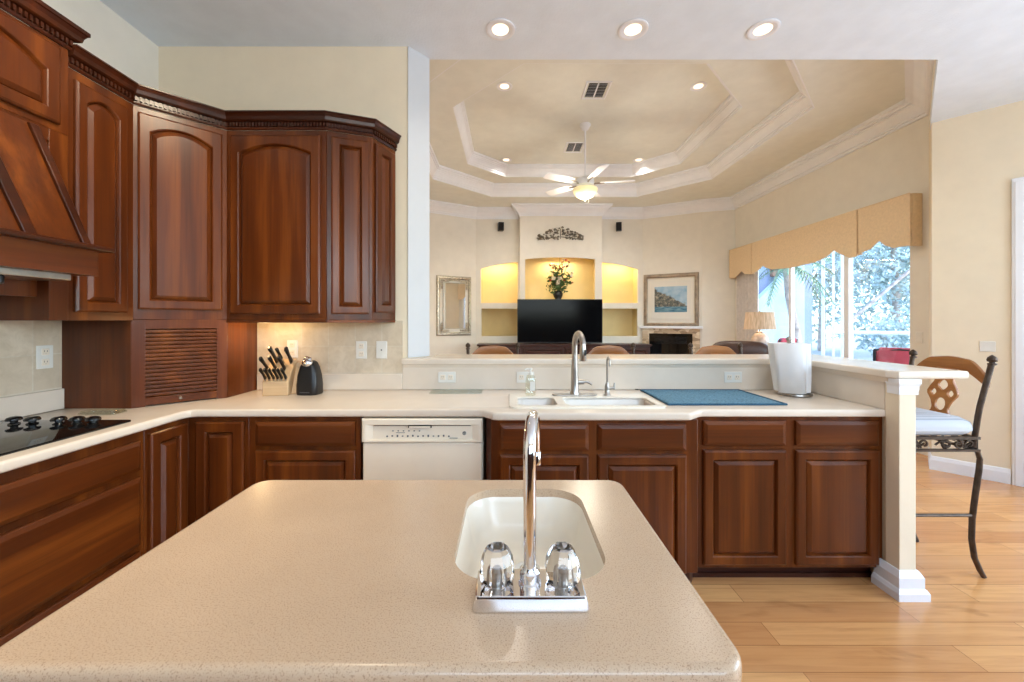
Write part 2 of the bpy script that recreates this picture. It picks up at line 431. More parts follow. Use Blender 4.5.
# breakfast-nook wall (diagonal) with its corner, right wall with window, rear wall with added window
nd = Vector((.68, -.735)).normalized(); nn = Vector((-nd.y, nd.x)) * -1
P0 = Vector((3.92, 3.70)); 
def nook(s, off=0): p = P0 + nd * s - Vector((-nd.y, nd.x)) * -off; return (p.x, p.y)
b = MB().prism([nook(0), nook(1.36), (4.98, 2.86), (4.6, 3.9), (4.4, 4.19), (4.26, 4.05)], 0, 4.1)
struct(b.build('wall_right_diagonal', 'wall', smooth=0))
b = MB(); b.box(4.84, 4.98, -2.75, -.95, 0, H + .1); b.box(4.84, 4.98, 1.85, 2.9, 0, H + .1); b.box(4.84, 4.98, -.95, 1.85, 0, .45); b.box(4.84, 4.98, -.95, 1.85, 2.65, H + .1)
struct(b.build('wall_right', 'wall', smooth=0))
b = MB(); b.box(-2.45, -.7, -2.75, -2.6, 0, H + .1); b.box(3.1, 4.98, -2.75, -2.6, 0, H + .1); b.box(-.7, 3.1, -2.75, -2.6, 0, 1.45); b.box(-.7, 3.1, -2.75, -2.6, 2.8, H + .1)
struct(b.build('wall_rear', 'wall', smooth=0))
b = MB(); b.box(-2.3, 3.4, -2.59, -2.52, 0, 1.4); b.box(-2.3, -.8, -2.59, -1.9, 0, 2.3); b.box(3.2, 4.8, -2.59, -1.95, 0, 2.3); struct(b.build('rear_dark_stand_in', 'darkwood', smooth=0))  # unseen dark wood boxes added so the chrome reflects something dark
w1 = MB(); 
for y in (-.95, .4, 1.8): w1.box(4.86, 4.92, y, y + .05, .45, 2.65)
for z in (.45, 2.6): w1.box(4.86, 4.92, -.95, 1.85, z, z + .05)
w1 = struct(w1.build('window_1', 'white')); MB().box(4.885, 4.89, -.95, 1.85, .45, 2.65).build('window_pane', 'pane', w1)
w2 = MB()
for x in (-.7, 1.18, 3.05): w2.box(x, x + .05, -2.7, -2.64, 1.45, 2.8)
for z in (1.45, 2.75): w2.box(-.7, 3.1, -2.7, -2.64, z, z + .05)
w2 = struct(w2.build('added_rear_window', 'white')); MB().box(-.7, 3.1, -2.675, -2.67, 1.45, 2.8).build('window_pane', 'pane', w2)  # unseen window added behind the camera to hold the fill panel
# kitchen ceiling ends where the taller family room begins
b = MB().plate([(-2.45, -2.75), (4.98, -2.75), (4.98, 3.6), (4.05, 3.84), (3.01, 2.80), (-.555, 2.80), (-2.45, 2.80)], [], H, H + .12)
struct(b.build('ceiling', 'ceil', smooth=0))
# family room shell
FP = [(-2.2, 2.95), (-2.2, 7.31), (-.66, 8.2), (.24, 8.2), (.24, 7.95), (1.87, 7.95), (1.87, 8.2), (2.76, 8.2), (3.72, 7.66), (4.26, 7.5), (4.26, 4.05), (3.01, 2.80), (-.555, 2.80), (-.62, 2.95)]
def wallseg(name, p, q, z0, z1, t=.12, mat='wall_fam', holes=(), mats=None):
    """upright slab from p to q (room on the right of travel), holes in (along, z)"""
    p = Vector(p); q = Vector(q); d = q - p; L = d.length; a = math.atan2(d.y, d.x)
    m = MB(); m.M = T((p.x, p.y, 0), a) @ XZ
    m.plate(rect(0, L, z0, z1), [list(h) for h in holes], 0, t)
    return struct(m.build(name, mat, smooth=0))
wallseg('wall_family_left', (-2.2, 2.95), (-2.2, 7.31), 0, 3.75)
wallseg('wall_family_left_diagonal', (-2.2, 7.31), (-.66, 8.2), 0, 3.75)
def arch(x0, x1, z0, za, zb, rise=.0, n=10):
    out = [(x0, z0), (x1, z0)]
    for k in range(n + 1):
        u = k / n; out.append((x1 + (x0 - x1) * u, zb + (za - zb) * u + rise * 4 * u * (1 - u)))
    return out
wallseg('wall_far_left', (-.66, 8.2), (.24, 8.2), 0, 3.75, .04, holes=[arch(.105, .86, 1.74, 2.44, 2.58, .02), rect(.115, .86, 1.06, 1.625)])
wallseg('wall_far_center', (.24, 7.95), (1.87, 7.95), 0, 3.75, .04, holes=[arch(.10, 1.49, 1.76, 2.60, 2.60, .035)])
wallseg('wall_far_right', (1.87, 8.2), (2.76, 8.2), 0, 3.75, .04, holes=[arch(.02, .79, 1.74, 2.58, 2.43, .02), rect(.03, .785, 1.06, 1.625)])
b = MB(); b.box(.24, .28, 7.99, 8.2, 0, 3.75); b.box(1.83, 1.87, 7.99, 8.2, 0, 3.75); struct(b.build('wall_far_returns', 'wall_fam', smooth=0))
wallseg('wall_family_fireplace', (2.76, 8.2), (3.72, 7.66), 0, 3.75)
wallseg('wall_family_right_diagonal', (3.72, 7.66), (4.26, 7.5), 0, 3.75)
wallseg('wall_family_right', (4.26, 7.5), (4.26, 4.05), 0, 3.75, .14, holes=[rect(.40, 3.26, .02, 2.46)])
b = MB().prism([(3.01, 2.80), (4.26, 4.05), (4.4, 4.0), (3.1, 2.7), (-.54, 2.68), (-.555, 2.80)], H + .12, 3.75)
struct(b.build('wall_over_opening', 'wall_fam', smooth=0))
# niche interiors
def niche(name, x0, x1, z0, z1, y0, y1):
    m = MB(); t = .03
    m.box(x0 - t, x0, y0, y1, z0 - t, z1 + t); m.box(x1, x1 + t, y0, y1, z0 - t, z1 + t); m.box(x0, x1, y0, y1, z0 - t, z0); m.box(x0, x1, y0, y1, z1, z1 + t)
    m.box(x0 - t, x1 + t, y1, y1 + t, z0 - t, z1 + t)
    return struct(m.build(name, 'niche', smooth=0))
niche('wall_niche_left', -.57, .21, 1.70, 2.70, 8.24, 8.58); niche('wall_niche_left_low', -.56, .21, 1.05, 1.64, 8.24, 8.58)
niche('wall_niche_center', .32, 1.79, 1.76, 2.75, 7.99, 8.38)
niche('wall_niche_right', 1.88, 2.68, 1.70, 2.70, 8.24, 8.58); niche('wall_niche_right_low', 1.89, 2.67, 1.05, 1.64, 8.24, 8.58)
for x, y in ((-.18, 8.40), (1.05, 8.2), (2.28, 8.40)):
    light('niche_light', 'AREA', (x, y, 2.62), 6.5 if y > 8.3 else 9, (1, .78, .42), (0, 0, 0), shape='RECTANGLE', size=.6, size_y=.1)
# tray ceiling: soffit, two octagonal steps with crown moulding
OCT1 = [(-1.22, 6.47), (-.30, 7.39), (2.38, 7.39), (3.30, 6.47), (3.30, 4.30), (2.38, 3.38), (-.30, 3.38), (-1.22, 4.30)]
OCT2 = [(-.65, 6.40), (-.05, 6.98), (2.17, 6.98), (2.76, 6.40), (2.76, 4.70), (1.96, 3.90), (.15, 3.90), (-.65, 4.70)]
PO = [(-2.35, 2.7), (4.5, 2.7), (4.5, 8.7), (-2.35, 8.7)]
b = MB().plate([(-2.35, 2.95), (-.62, 2.95), (-.555, 2.80), (3.01, 2.80), (4.3, 4.1), (4.4, 8.3), (-2.3, 8.3)], [OCT1[::-1]], 3.66, 3.72)
struct(b.build('ceiling_soffit', 'ceil_fam', smooth=0))
b = MB(); b.sweep(OCT1, [(0, 3.69), (0, 3.9), (-.05, 3.9), (-.05, 3.69)], True); b.plate(offset_path(OCT1, -.03, True)[::-1], [OCT2[::-1]], 3.88, 3.93)
struct(b.build('ceiling_step', 'ceil_fam', smooth=0))
b = MB(); b.sweep(OCT2, [(0, 3.9), (0, 4.09), (-.04, 4.09), (-.04, 3.9)], True); b.plate(offset_path(OCT2, -.03, True)[::-1], [], 4.07, 4.12)
struct(b.build('ceiling_top', 'ceil_fam', smooth=0))
def crown_prof(zb, zt, w):
    h = zt - zb
    k = w / .13
    return [(0, zb), (.014 * k, zb), (.014 * k, zb + .12 * h), (.026 * k, zb + .14 * h), (.026 * k, zb + .24 * h), (.034 * k, zb + .27 * h), (.05 * k, zb + .42 * h), (.074 * k, zb + .58 * h), (.086 * k, zb + .63 * h), (.086 * k, zb + .70 * h), (.104 * k, zb + .72 * h), (.104 * k, zb + .80 * h), (w, zb + .83 * h), (w, zt), (0, zt)]
struct(MB().sweep(FP, crown_prof(3.455, 3.66, .17), True).build('trim_1', 'white', smooth=0))
struct(MB().sweep(OCT1, crown_prof(3.665, 3.88, .12), True).build('trim_2', 'white', smooth=0))
struct(MB().sweep(OCT2, crown_prof(3.885, 4.07, .11), True).build('trim_3', 'white', smooth=0))
# baseboards
bp = [(0, 0), (.016, 0), (.016, .09), (.008, .12), (0, .125)]
struct(MB().sweep([(4.2, 3.98), nook(0), nook(.455)], bp).build('baseboard_right', 'white', smooth=0))
# white door in the nook wall
dr = MB()
c0 = Vector(nook(.46)); a = math.atan2(nd.y, nd.x)
dr.M = T((c0.x, c0.y, 0), a)
dr.box(0, .09, -.025, -.001, 0, 2.56); dr.box(.72, .80, -.025, -.001, 0, 2.56); dr.box(.09, .72, -.025, -.001, 2.47, 2.56)
dr.box(.015, .06, -.034, -.02, 0, 2.53)
d1 = struct(dr.build('door_1', 'white', bevel=.004))
p = MB(); p.M = dr.M; p.box(.09, .72, -.012, -.001, .01, 2.47)
for z0, z1 in ((.2, 1.0), (1.15, 2.3)): p.box(.2, .61, -.017, -.012, z0, z1)
p.build('door_leaf', 'white', d1, bevel=.003)

# bar half-wall, end post, ledge
b = MB(); b.prism([(-.672, 2.667), (1.955, 2.667), (1.955, 2.06), (2.025, 2.06), (2.025, 2.80), (-.555, 2.80)], 0, 1.082)
struct(b.build('wall_bar', 'wall', smooth=0))
pt = MB(); pt.box(1.942, 2.025, 1.985, 2.06, 0, 1.082)
post = struct(pt.build('wall_bar_post', 'wall', bevel=.003))
m = MB(); ring = [(1.942, 2.10), (1.942, 1.985), (2.025, 1.985), (2.025, 2.30)]
ring = ring[::-1]
m.sweep([(1.943, 2.045)] + ring[::-1][1:], [(0, 1.005), (.006, 1.005), (.006, 1.02), (.008, 1.03), (.008, 1.045), (.014, 1.06), (.014, 1.082), (0, 1.082)])
m.build('capital', 'white', post, smooth=20)
m = MB(); m.sweep(ring[::-1], [(0, 0), (.036, 0), (.036, .035), (.028, .05), (.022, .055), (.022, .105), (.012, .125), (.006, .135), (0, .135)])
m.build('plinth', 'white', post, smooth=20)
led = thing('bar_ledge', 'cream raised bar ledge running along the half wall behind the sink', 'bar top', (0, 0, 1.082))
m = MB(); m.plate([(-.70, 2.63), (1.905, 2.63), (1.905, 2.02), (1.935, 1.98), (2.28, 1.98), (2.28, 2.99), (-.53, 2.99), (-.53, 2.80), (-.66, 2.667), (-.70, 2.667)], [], 0, .04, .008)
m.build('slab', 'counter', led)
m = MB(); m.sweep([(-.69, 2.6665), (1.944, 2.6665), (1.944, 2.03)], [(0, -.028), (.012, -.026), (.02, -.01), (.024, 0), (0, 0)]); m.build('edge_molding', 'counter', led, smooth=30)

# ------------------------------------------------------------------ countertop with its hole and splashes
ct = thing('countertop', 'cream L-shaped countertop running from the cooktop past the sink', 'countertop', (0, 0, .874))
Q = [(-2.33, -.4), (-1.64, -.4), (-1.64, 2.02), (-1.625, 2.05), (-1.60, 2.06), (-.15, 2.06), (-.125, 2.05), (-.075, 1.99), (-.05, 1.985), (.89, 1.985), (.915, 1.99), (.985, 2.052), (1.005, 2.06), (1.952, 2.06), (1.952, 2.666), (-2.33, 2.666)]
m = MB(); m.plate(Q, [rrect(.025, .815, 2.095, 2.475, .04)[::-1]], 0, .04, .012); m.build('slab', 'counter', ct)
m = MB(); m.box(-2.3295, -2.305, -.4, 2.08, .041, .146); m.build('side_splash', 'counter', ct, bevel=.003)
m = MB(); m.box(-1.66, -.70, 2.642, 2.6665, .041, .146); m.build('rear_splash', 'counter', ct, bevel=.003)
m = MB(); m.box(-.70, 1.944, 2.652, 2.6665, .041, .207); m.box(1.94, 1.9545, 2.062, 2.652, .041, .207); m.build('bar_splash', 'counter', ct, bevel=.002)
b = MB().box(-1.72, -.70, 2.657, 2.6669, 1.02, 1.372); struct(b.build('trim_4_back_tiles', 'tile_b', smooth=0))
b = MB().box(-2.3299, -2.32, -.4, 2.085, 1.02, 1.372); struct(b.build('trim_5_left_tiles', 'tile_l', smooth=0))

# ------------------------------------------------------------------ base cabinets
def base_box(parent, x0, x1, depth, z0=.1, z1=.872, toe=.07, m=None, mat='wood'):
    b = MB(); b.M = m or Matrix(); b.box(x0, x1, 0, depth, z0, z1); b.build('carcass', mat, parent, bevel=.002)
    k = MB(); k.M = m or Matrix(); k.box(x0, x1, toe, toe + .02, 0, z0); k.box(x0, x1, toe - .018, toe, 0, .022); k.build('toe_kick', 'darkwood', parent)
c = thing('drawer_cabinet', 'cherry cabinet with three wide drawers under the cooktop', 'cabinet', (-1.665, .88, 0), pi / 2)
base_box(c, 0, .948, .62)
for z0, z1 in ((.70, .832), (.362, .668), (.115, .335)): drawer(c, .03, .922, z0, z1)
c = thing('corner_cabinet', 'cherry base cabinet in the inner corner, its two doors at a right angle', 'cabinet', (-1.665, 2.085, 0))
b = MB(); b.prism([(-.62, -.255), (0, -.255), (0, 0), (.315, 0), (.315, .56), (-.62, .56)], .1, .872); b.build('carcass', 'wood', c, bevel=.002)
k = MB(); k.prism([(-.62, -.255), (-.07, -.255), (-.07, .07), (.315, .07), (.315, .5), (-.62, .5)], 0, .1); k.build('toe_kick', 'darkwood', c)
door(c, -.24, -.022, .115, .848, 0, Mx=T((0, 0, 0), pi / 2), stile=.05)
door(c, .045, .295, .115, .848, 0, stile=.05)
c = thing('base_cabinet', 'cherry base cabinet with one drawer over a door, left of the dishwasher', 'cabinet', (-1.35, 2.085, 0))
base_box(c, 0, .582, .56)
drawer(c, .04, .558, .722, .848); door(c, .04, .558, .115, .698)
c = thing('sink_cabinet', 'cherry sink base cabinet bumped forward under the main sink and its faucet', 'cabinet', (0, 2.015, 0))
b = MB(); b.prism([(-.115, .075), (-.085, 0), (.955, 0), (.985, .075), (.985, .62), (-.115, .62)], .1, .872)
b.build('carcass', 'wood', c, bevel=.002)
k = MB(); k.prism([(-.115, .1), (-.07, .055), (.94, .055), (.975, .1), (.975, .6), (-.115, .6)], 0, .1); k.build('toe_kick', 'darkwood', c)
for x0, x1 in ((-.04, .404), (.45, .893)):
    drawer(c, x0, x1, .722, .852); door(c, x0, x1, .105, .698)
c = thing('base_cabinet', 'cherry base cabinet with two drawers over two doors beside the white post', 'cabinet', (.985, 2.085, 0))
base_box(c, 0, .967, .57, z0=.085)
for x0, x1 in ((.028, .456), (.508, .938)):
    drawer(c, x0, x1, .724, .852); door(c, x0, x1, .105, .70)

# ------------------------------------------------------------------ dishwasher
dw = thing('dishwasher', 'almond white built-in dishwasher with a sloped control panel under the counter', 'dishwasher', (-.752, 2.06, 0))
m = MB(); m.box(0, .622, .03, .58, .1, .868); m.build('tub', 'almond', dw)
m = MB(); m.box(.004, .618, 0, .03, .13, .742); m.build('door', 'almond', dw, bevel=.006)
m = MB(); m.box(.02, .602, .06, .08, .0, .1); m.build('toe_panel', 'black', dw)
m = MB()
def cp(i, y, zb, zt): return [(i, y, zb), (.622 - i, y, zb), (.622 - i, y, zt), (i, y, zt)]
m.loft([cp(0, .04, .746, .868), cp(0, -.004, .746, .868), cp(.006, -.01, .75, .862), cp(.02, -.01, .757, .838), cp(.055, .004, .76, .83)])
pan = m.build('control_panel', 'almond', dw, smooth=20)
m = MB(); m.box(.06, .56, -.0, .006, .829, .8345); m.box(.24, .36, -.012, 0, .822, .836); m.build('latch_recess', 'black', pan, bevel=.001)
m = MB(); m.box(.245, .355, -.0125, -.004, .822, .832); m.build('latch', 'almond', pan, bevel=.002)
m = MB()
for i in range(13): m.box(.125 + i * .0265, .133 + i * .0265, .0005, .006, .772 + (i % 2) * .002, .779 + (i % 3) * .002)
for i in range(6): m.box(.155 + i * .0275, .162 + i * .0275, .0015, .006, .801, .806)
m.box(.175, .22, .0015, .006, .793, .795); m.box(.45, .492, .0, .006, .765, .768)
m.build('button_legends', 'greyprint', pan)
m = MB(); m.M = T((.527, .0, .792)) @ Matrix.Rotation(pi / 2, 4, 'X'); m.lathe([(.0095, -.004), (.0095, .0018)], 20); em = m.build('round_emblem', 'black', pan)
m = MB(); m.M = T((.527, .0, .792)) @ Matrix.Rotation(pi / 2, 4, 'X')
m.sweep([(.0062 * cos(t * pi / 8), .0062 * sin(t * pi / 8)) for t in range(16)], [(0, .001), (.001, .001), (.001, .0024), (0, .0024)], True)
m.sweep([(-.002 + .0022 * cos(t * pi / 5), .0022 * sin(t * pi / 5)) for t in range(10)], [(0, .001), (.0006, .001), (.0006, .0024), (0, .0024)], True)
m.sweep([(.0024 + .0022 * cos(t * pi / 5), .0022 * sin(t * pi / 5)) for t in range(10)], [(0, .001), (.0006, .001), (.0006, .0024), (0, .0024)], True)
m.build('emblem_script', 'plastic', em)

# ------------------------------------------------------------------ upper cabinets
ZU, ZT = 1.372, 2.50
u = thing('wall_cabinet', 'tall cherry wall cabinet with arched door between range hood and corner', 'cabinet', (-1.954, 1.768, 0), pi / 2)
m = MB(); m.box(0, .318, 0, .375, ZU, ZT); m.build('carcass', 'wood', u, bevel=.002)
door(u, .028, .272, ZU + .04, ZT - .045, .04, stile=.042)
u = thing('corner_wall_cabinet', 'cherry diagonal corner wall cabinet with arched door above the louvered garage', 'cabinet', (-1.96, 2.08, 0))
dg = [(-.369, 0), (0, 0), (.295, .295), (.295, .585), (-.369, .585)]
m = MB(); m.prism(dg, ZU + .006, ZT); m.build('carcass', 'wood', u, bevel=.002)
door(u, .025, .39, ZU + .06, ZT - .035, .045, Mx=T((0, 0, 0), pi / 4), stile=.045)
# appliance garage
g = thing('appliance_garage', 'cherry corner appliance garage with louvered roll door standing on the counter', 'cabinet', (-1.96, 2.08, .915))
GZ = ZU + .005 - .915
m = MB(); m.box(-.368, -.001, 0, .018, 0, GZ); m.build('side_panel', 'wood', g, bevel=.001)
m = MB(); m.box(.277, .294, .296, .58, 0, GZ); m.build('side_panel', 'wood', g, bevel=.001)
MG = T((0, 0, 0), pi / 4)
m = MB(); m.M = MG; m.box(0, .055, 0, .02, 0, GZ); m.box(.365, .416, 0, .02, 0, GZ); m.box(.055, .365, 0, .02, GZ - .05, GZ); m.build('face_frame', 'wood', g, bevel=.002)
m = MB(); m.M = MG
n = 17; z0 = .05; z1 = GZ - .052
for i in range(n):
    a = z0 + (z1 - z0) * i / n; h = (z1 - z0) / n
    m.loft([[(x, .016, a), (x, .007, a + .001), (x, .003, a + h * .4), (x, .006, a + h * .85), (x, .016, a + h * .97)] for x in (.052, .368)])
lou = m.build('roll_door', 'wood_h', g, smooth=25)
m = MB(); m.M = MG; m.box(.053, .367, .002, .016, .006, .048); br = m.build('pull_rail', 'wood_h', lou, bevel=.003)
m = MB(); m.M = MG @ T((.2, .002, .028)) @ Matrix.Rotation(pi / 2, 4, 'X'); m.lathe([(.007, 0), (.008, .006), (.004, .009)], 10); m.build('lock', 'pewter', lou)
u = thing('wall_cabinet', 'cherry wall cabinet with one wide arched door above the knife block', 'cabinet', (-1.67, 2.372, 0))
m = MB(); m.box(.001, .593, 0, .294, ZU + .004, ZT); m.build('carcass', 'wood', u, bevel=.002)
m = MB(); m.box(.001, .593, -.004, .02, ZU - .012, ZU + .004); m.build('light_rail', 'wood_h', u, bevel=.002)
door(u, .03, .562, ZU + .04, ZT - .035, .05, stile=.05)
u = thing('angled_wall_cabinet', 'cherry wall cabinet with two narrow doors angling back to the wall', 'cabinet', (-1.075, 2.372, 0))
ap = [(0, 0), (.24, .088), (.325, .294), (0, .294)]
m = MB(); m.prism(ap, ZU + .004, ZT); m.build('carcass', 'wood', u, bevel=.002)
a1 = math.atan2(.088, .24); a2 = math.atan2(.206, .085)
door(u, .025, .24, ZU + .04, ZT - .035, 0, Mx=T((0, 0, 0), a1), stile=.042)
door(u, .02, .205, ZU + .05, ZT - .03, 0, Mx=T((.24, .088, 0), a2), stile=.045)
m = MB(); m.sweep([(.0, .0), (.24, .088), (.325, .294)], [(-.02, ZU - .012), (.004, ZU - .012), (.004, ZU + .004), (-.02, ZU + .004)]); m.build('light_rail', 'wood_h', u, bevel=.002)
# crown along the run, with dentils
def crown(name, label, path, zb, h, extra):
    c = thing(name, label, 'molding')
    pr = [(0, zb), (.008, zb), (.012, zb + .008), (.012, zb + .012), (.006, zb + .014), (.006, zb + .042), (.022, zb + .046), (.03, zb + .052), (.034, zb + .07), (.042, zb + .085), (.048, zb + .088), (.048, zb + h), (0, zb + h)]
    m = MB(); m.sweep(path, pr); m.build('cornice', 'wood_dk', c, smooth=12)
    m = MB()
    pp = [Vector(p) for p in offset_path(path, .006, False)]
    for i in range(len(pp) - 1):
        d = pp[i + 1] - pp[i]; L = d.length; k = max(1, int(L / .0185)); a = math.atan2(d.y, d.x)
        m.M = T((pp[i].x, pp[i].y, 0), a)
        for j in range(k):
            s = (j + .22) * L / k; m.box(s, s + L / k * .56, -.012, .001, zb + .018, zb + .04)
    m.build('dentil_strip', 'wood_dk', c, smooth=0)
    return c
crown('crown_molding', 'cherry dentil crown molding along the tops of the lower run of wall cabinets', [(-1.954, 1.77), (-1.954, 2.083), (-1.665, 2.372), (-1.075, 2.372), (-.835, 2.46), (-.75, 2.664)], 2.50, .095, 0)
# hood cabinet, hood
u = thing('hood_cabinet', 'cherry cabinet with an arched panel door above the sloped range hood', 'cabinet', (-1.94, .66, 0), pi / 2)
m = MB(); m.box(0, 1.105, 0, .388, 2.185, 2.565); m.build('carcass', 'wood', u, bevel=.002)
door(u, .55, 1.062, 2.215, 2.545, .07, stile=.05); door(u, .03, .54, 2.215, 2.545, .07, stile=.05)
for x_ in (1.03, 0): m = MB(); m.box(x_, x_ + .075, 0, .388, ZU, 2.185); m.build('stile', 'wood', u, bevel=.002)
m = MB(); m.box(.075, 1.03, .0, .02, 2.13, 2.185); m.box(.96, 1.03, 0.004, .02, 1.6, 2.13); m.box(.075, .14, .004, .02, 1.6, 2.13); m.build('face_frame', 'wood', u, bevel=.002)
m = MB(); m.box(.075, 1.03, .05, .065, ZU + .1, 2.185); m.build('recessed_panel', 'wood', u)
crown('hood_crown_molding', 'cherry dentil crown molding higher up around the range hood cabinet', [(-1.94, .66), (-1.94, 1.766), (-2.325, 1.766)], 2.565, .105, 0)
h = thing('range_hood', 'cherry range hood with sloped front panels over a mantel shelf', 'range hood', (-1.94, 1.2, 0), pi / 2)
# local: x = along wall (world y-1.2), y = into the wall
zb, zt = 1.686, 2.165
def hl(z):   # half-width & front depth at height
    f = (z - zb) / (zt - zb); return .455 - .045 * f, -.19 + .17 * f
m = MB()
(w0, d0), (w1, d1_) = hl(zb), hl(zt)
m.loft([[(-w0, d0, zb), (w0, d0, zb), (w0, .01, zb), (-w0, .01, zb)], [(-w1, d1_, zt), (w1, d1_, zt), (w1, .01, zt), (-w1, .01, zt)]])
m.build('canopy', 'wood', h, smooth=0)
for fx0, fx1 in ((1, 1), (.57, .50), (-.57, -.50), (-1, -1)):
    pts = []
    for z in (zb, zt):
        w, d = hl(z); f = fx0 if z == zb else fx1; e = .02 if abs(f) < 1 else .016
        x = f * w
        pts.append([(x - e, d - .014, z), (x + e, d - .014, z), (x + e, d + .012, z), (x - e, d + .012, z)])
    m = MB(); m.loft(pts); m.build('trim_strip', 'wood_dk', h, bevel=.003)
m = MB(); m.box(-.50, .50, -.20, .30, 1.56, 1.666); m.build('mantel', 'wood_h', h, bevel=.002)
m = MB(); m.box(-.54, .54, -.235, .0, 1.664, 1.686); m.build('mantel_shelf', 'wood_dk', h, bevel=.007, seg=3)
m = MB(); m.box(-.44, .44, -.15, .25, 1.535, 1.562); ins = m.build('steel_insert', 'steel', h, bevel=.003)
m = MB(); m.lathe([(.012, 0), (.016, -.01), (.014, -.03), (.006, -.034)], 14, (.22, -.13, 1.536)); m.build('control_knob', 'black', ins)
m = MB(); m.box(.05, .2, -.152, -.1, 1.528, 1.536); m.build('lamp_lens', 'plastic', ins)

# ------------------------------------------------------------------ cooktop
k = thing('cooktop', 'black glass cooktop set into the left counter with a row of knobs', 'cooktop', (-1.98, 1.38, .914))
m = MB(); m.plate(rrect(-.27, .272, -.44, .44, .012), [], -.02, .008, .003); m.build('glass_top', 'blackgloss', k)
for x in (-.175, -.095, .02, .10, .17):
    m = MB(); m.lathe([(.020, .0085), (.018, .012), (.012, .014), (.012, .02), (.026, .023), (.027, .028), (.022, .036), (.012, .04)], 20, (x, .365, 0)); m.build('knob', 'blackgloss', k, smooth=50)
tr = thing('spoon_rest', 'clear shallow tray lying on the counter behind the cooktop', 'tray', (-2.0, 1.975, .915))
m = MB(); m.plate(rrect(-.09, .09, -.045, .045, .02), [], 0, .006, .002); m.build('base', 'boardglass', tr)
m = MB(); m.sweep(rrect(-.088, .088, -.043, .043, .02)[::-1], [(0, .004), (.004, .004), (.01, .016), (.006, .016)], True); m.build('rim', 'clearglass', tr)

# ------------------------------------------------------------------ island with bar sink
i = thing('kitchen_island', 'kitchen island with a tan speckled top in the foreground', 'kitchen island', (-.19, .84, 0))
m = MB(); m.box(-.49, .47, -.27, -.25, .09, .876); m.box(-.49, .47, .26, .28, .09, .876); m.box(-.49, -.47, -.25, .26, .09, .876); m.box(.45, .47, -.25, .26, .09, .876); m.box(-.47, .45, -.25, .26, .09, .11); m.build('body', 'wood', i, bevel=.002)
m = MB(); m.box(-.45, .45, -.22, .22, 0, .09); m.build('toe_kick', 'darkwood', i)
m = MB(); m.plate(rrect(-.516, .50, -.304, .304, .03), [rrect(.086, .378, -.138, .246, .08, 10)[::-1]], .874, .914); m.sweep(rrect(-.516, .50, -.304, .304, .03), [(0, .914), (.004, .9136), (.008, .912), (.0115, .909), (.0135, .905), (.014, .90), (.014, .888), (.0135, .883), (.0115, .879), (.008, .876), (.004, .8744), (0, .874)], True); m.build('top', 'island', i)
sk = MB(); lp = []
for d, z, r in ((-.002, .897, .082), (.0, .892, .082), (.004, .88, .08), (.014, .83, .08), (.028, .80, .08), (.06, .79, .06)):
    lp.append([(x, y, z) for x, y in rrect(.086 + d, .378 - d, -.138 + d, .246 - d, r - .0, 10)])
sk.loft(lp, False, True); sb = sk.build('sink_bowl', 'sink', i, smooth=60)
m = MB(); m.lathe([(.028, .791), (.03, .794), (.018, .795), (.016, .792)], 20, (.235, .09, 0)); m.build('drain', 'chrome', sb)

f = thing('bar_faucet', 'chrome gooseneck faucet with two clear crystal knobs on the island', 'faucet', (.036, .662, .915))
def pl(i, z, fx=0): return [(x, y, z) for x, y in rrect(-.092 + i, .092 - i, -.038 + i * .75, .038 - i * .5, .006, 3)]
m = MB(); m.loft([pl(0, 0), pl(0, .004), pl(.0045, .0215), pl(.0062, .0228)]); m.build('base_plate', 'chrome', f, smooth=25)
m = MB(); m.lathe([(.019, .017), (.019, .026), (.0165, .028), (.0165, .042), (.014, .044), (.012, .05)], 24); m.build('collar', 'chrome', f)
pts = [(0, 0, .03), (0, 0, .12), (0, 0, .225)]
for k in range(1, 13):
    t = pi * k / 12; pts.append((0, .058 - .058 * cos(t), .225 + .058 * sin(t)))
pts.append((0, .116, .205)); pts.append((0, .116, .195))
pts = [(x + y * .14, y, z) for x, y, z in pts]
m = MB(); m.tube(pts, .0108, 18); sp = m.build('spout', 'chrome', f, smooth=60)
m = MB(); m.lathe([(.0128, .178), (.0128, .2), (.011, .203)], 18, (.016, .116, 0)); m.build('aerator', 'chrome', sp)
for x in (-.054, .054):
    m = MB()
    prof = [(.012, .0185), (.02, .021), (.0285, .031), (.0305, .045), (.0285, .060), (.022, .074), (.02, .077), (.017, .081), (.012, .083)]
    lp = []
    for r, z in prof: lp.append([(x + r * cos(2 * pi * k / 16) * (1 if k % 2 else .93), r * sin(2 * pi * k / 16) * (1 if k % 2 else .93), z) for k in range(16)])
    m.loft(lp); kn = m.build('crystal_handle', 'crystal', f, smooth=15)
    m = MB(); m.lathe([(.0085, .0185), (.0085, .046), (.005, .05)], 14, (x, 0, 0)); m.build('handle_stem', 'pewter', kn)

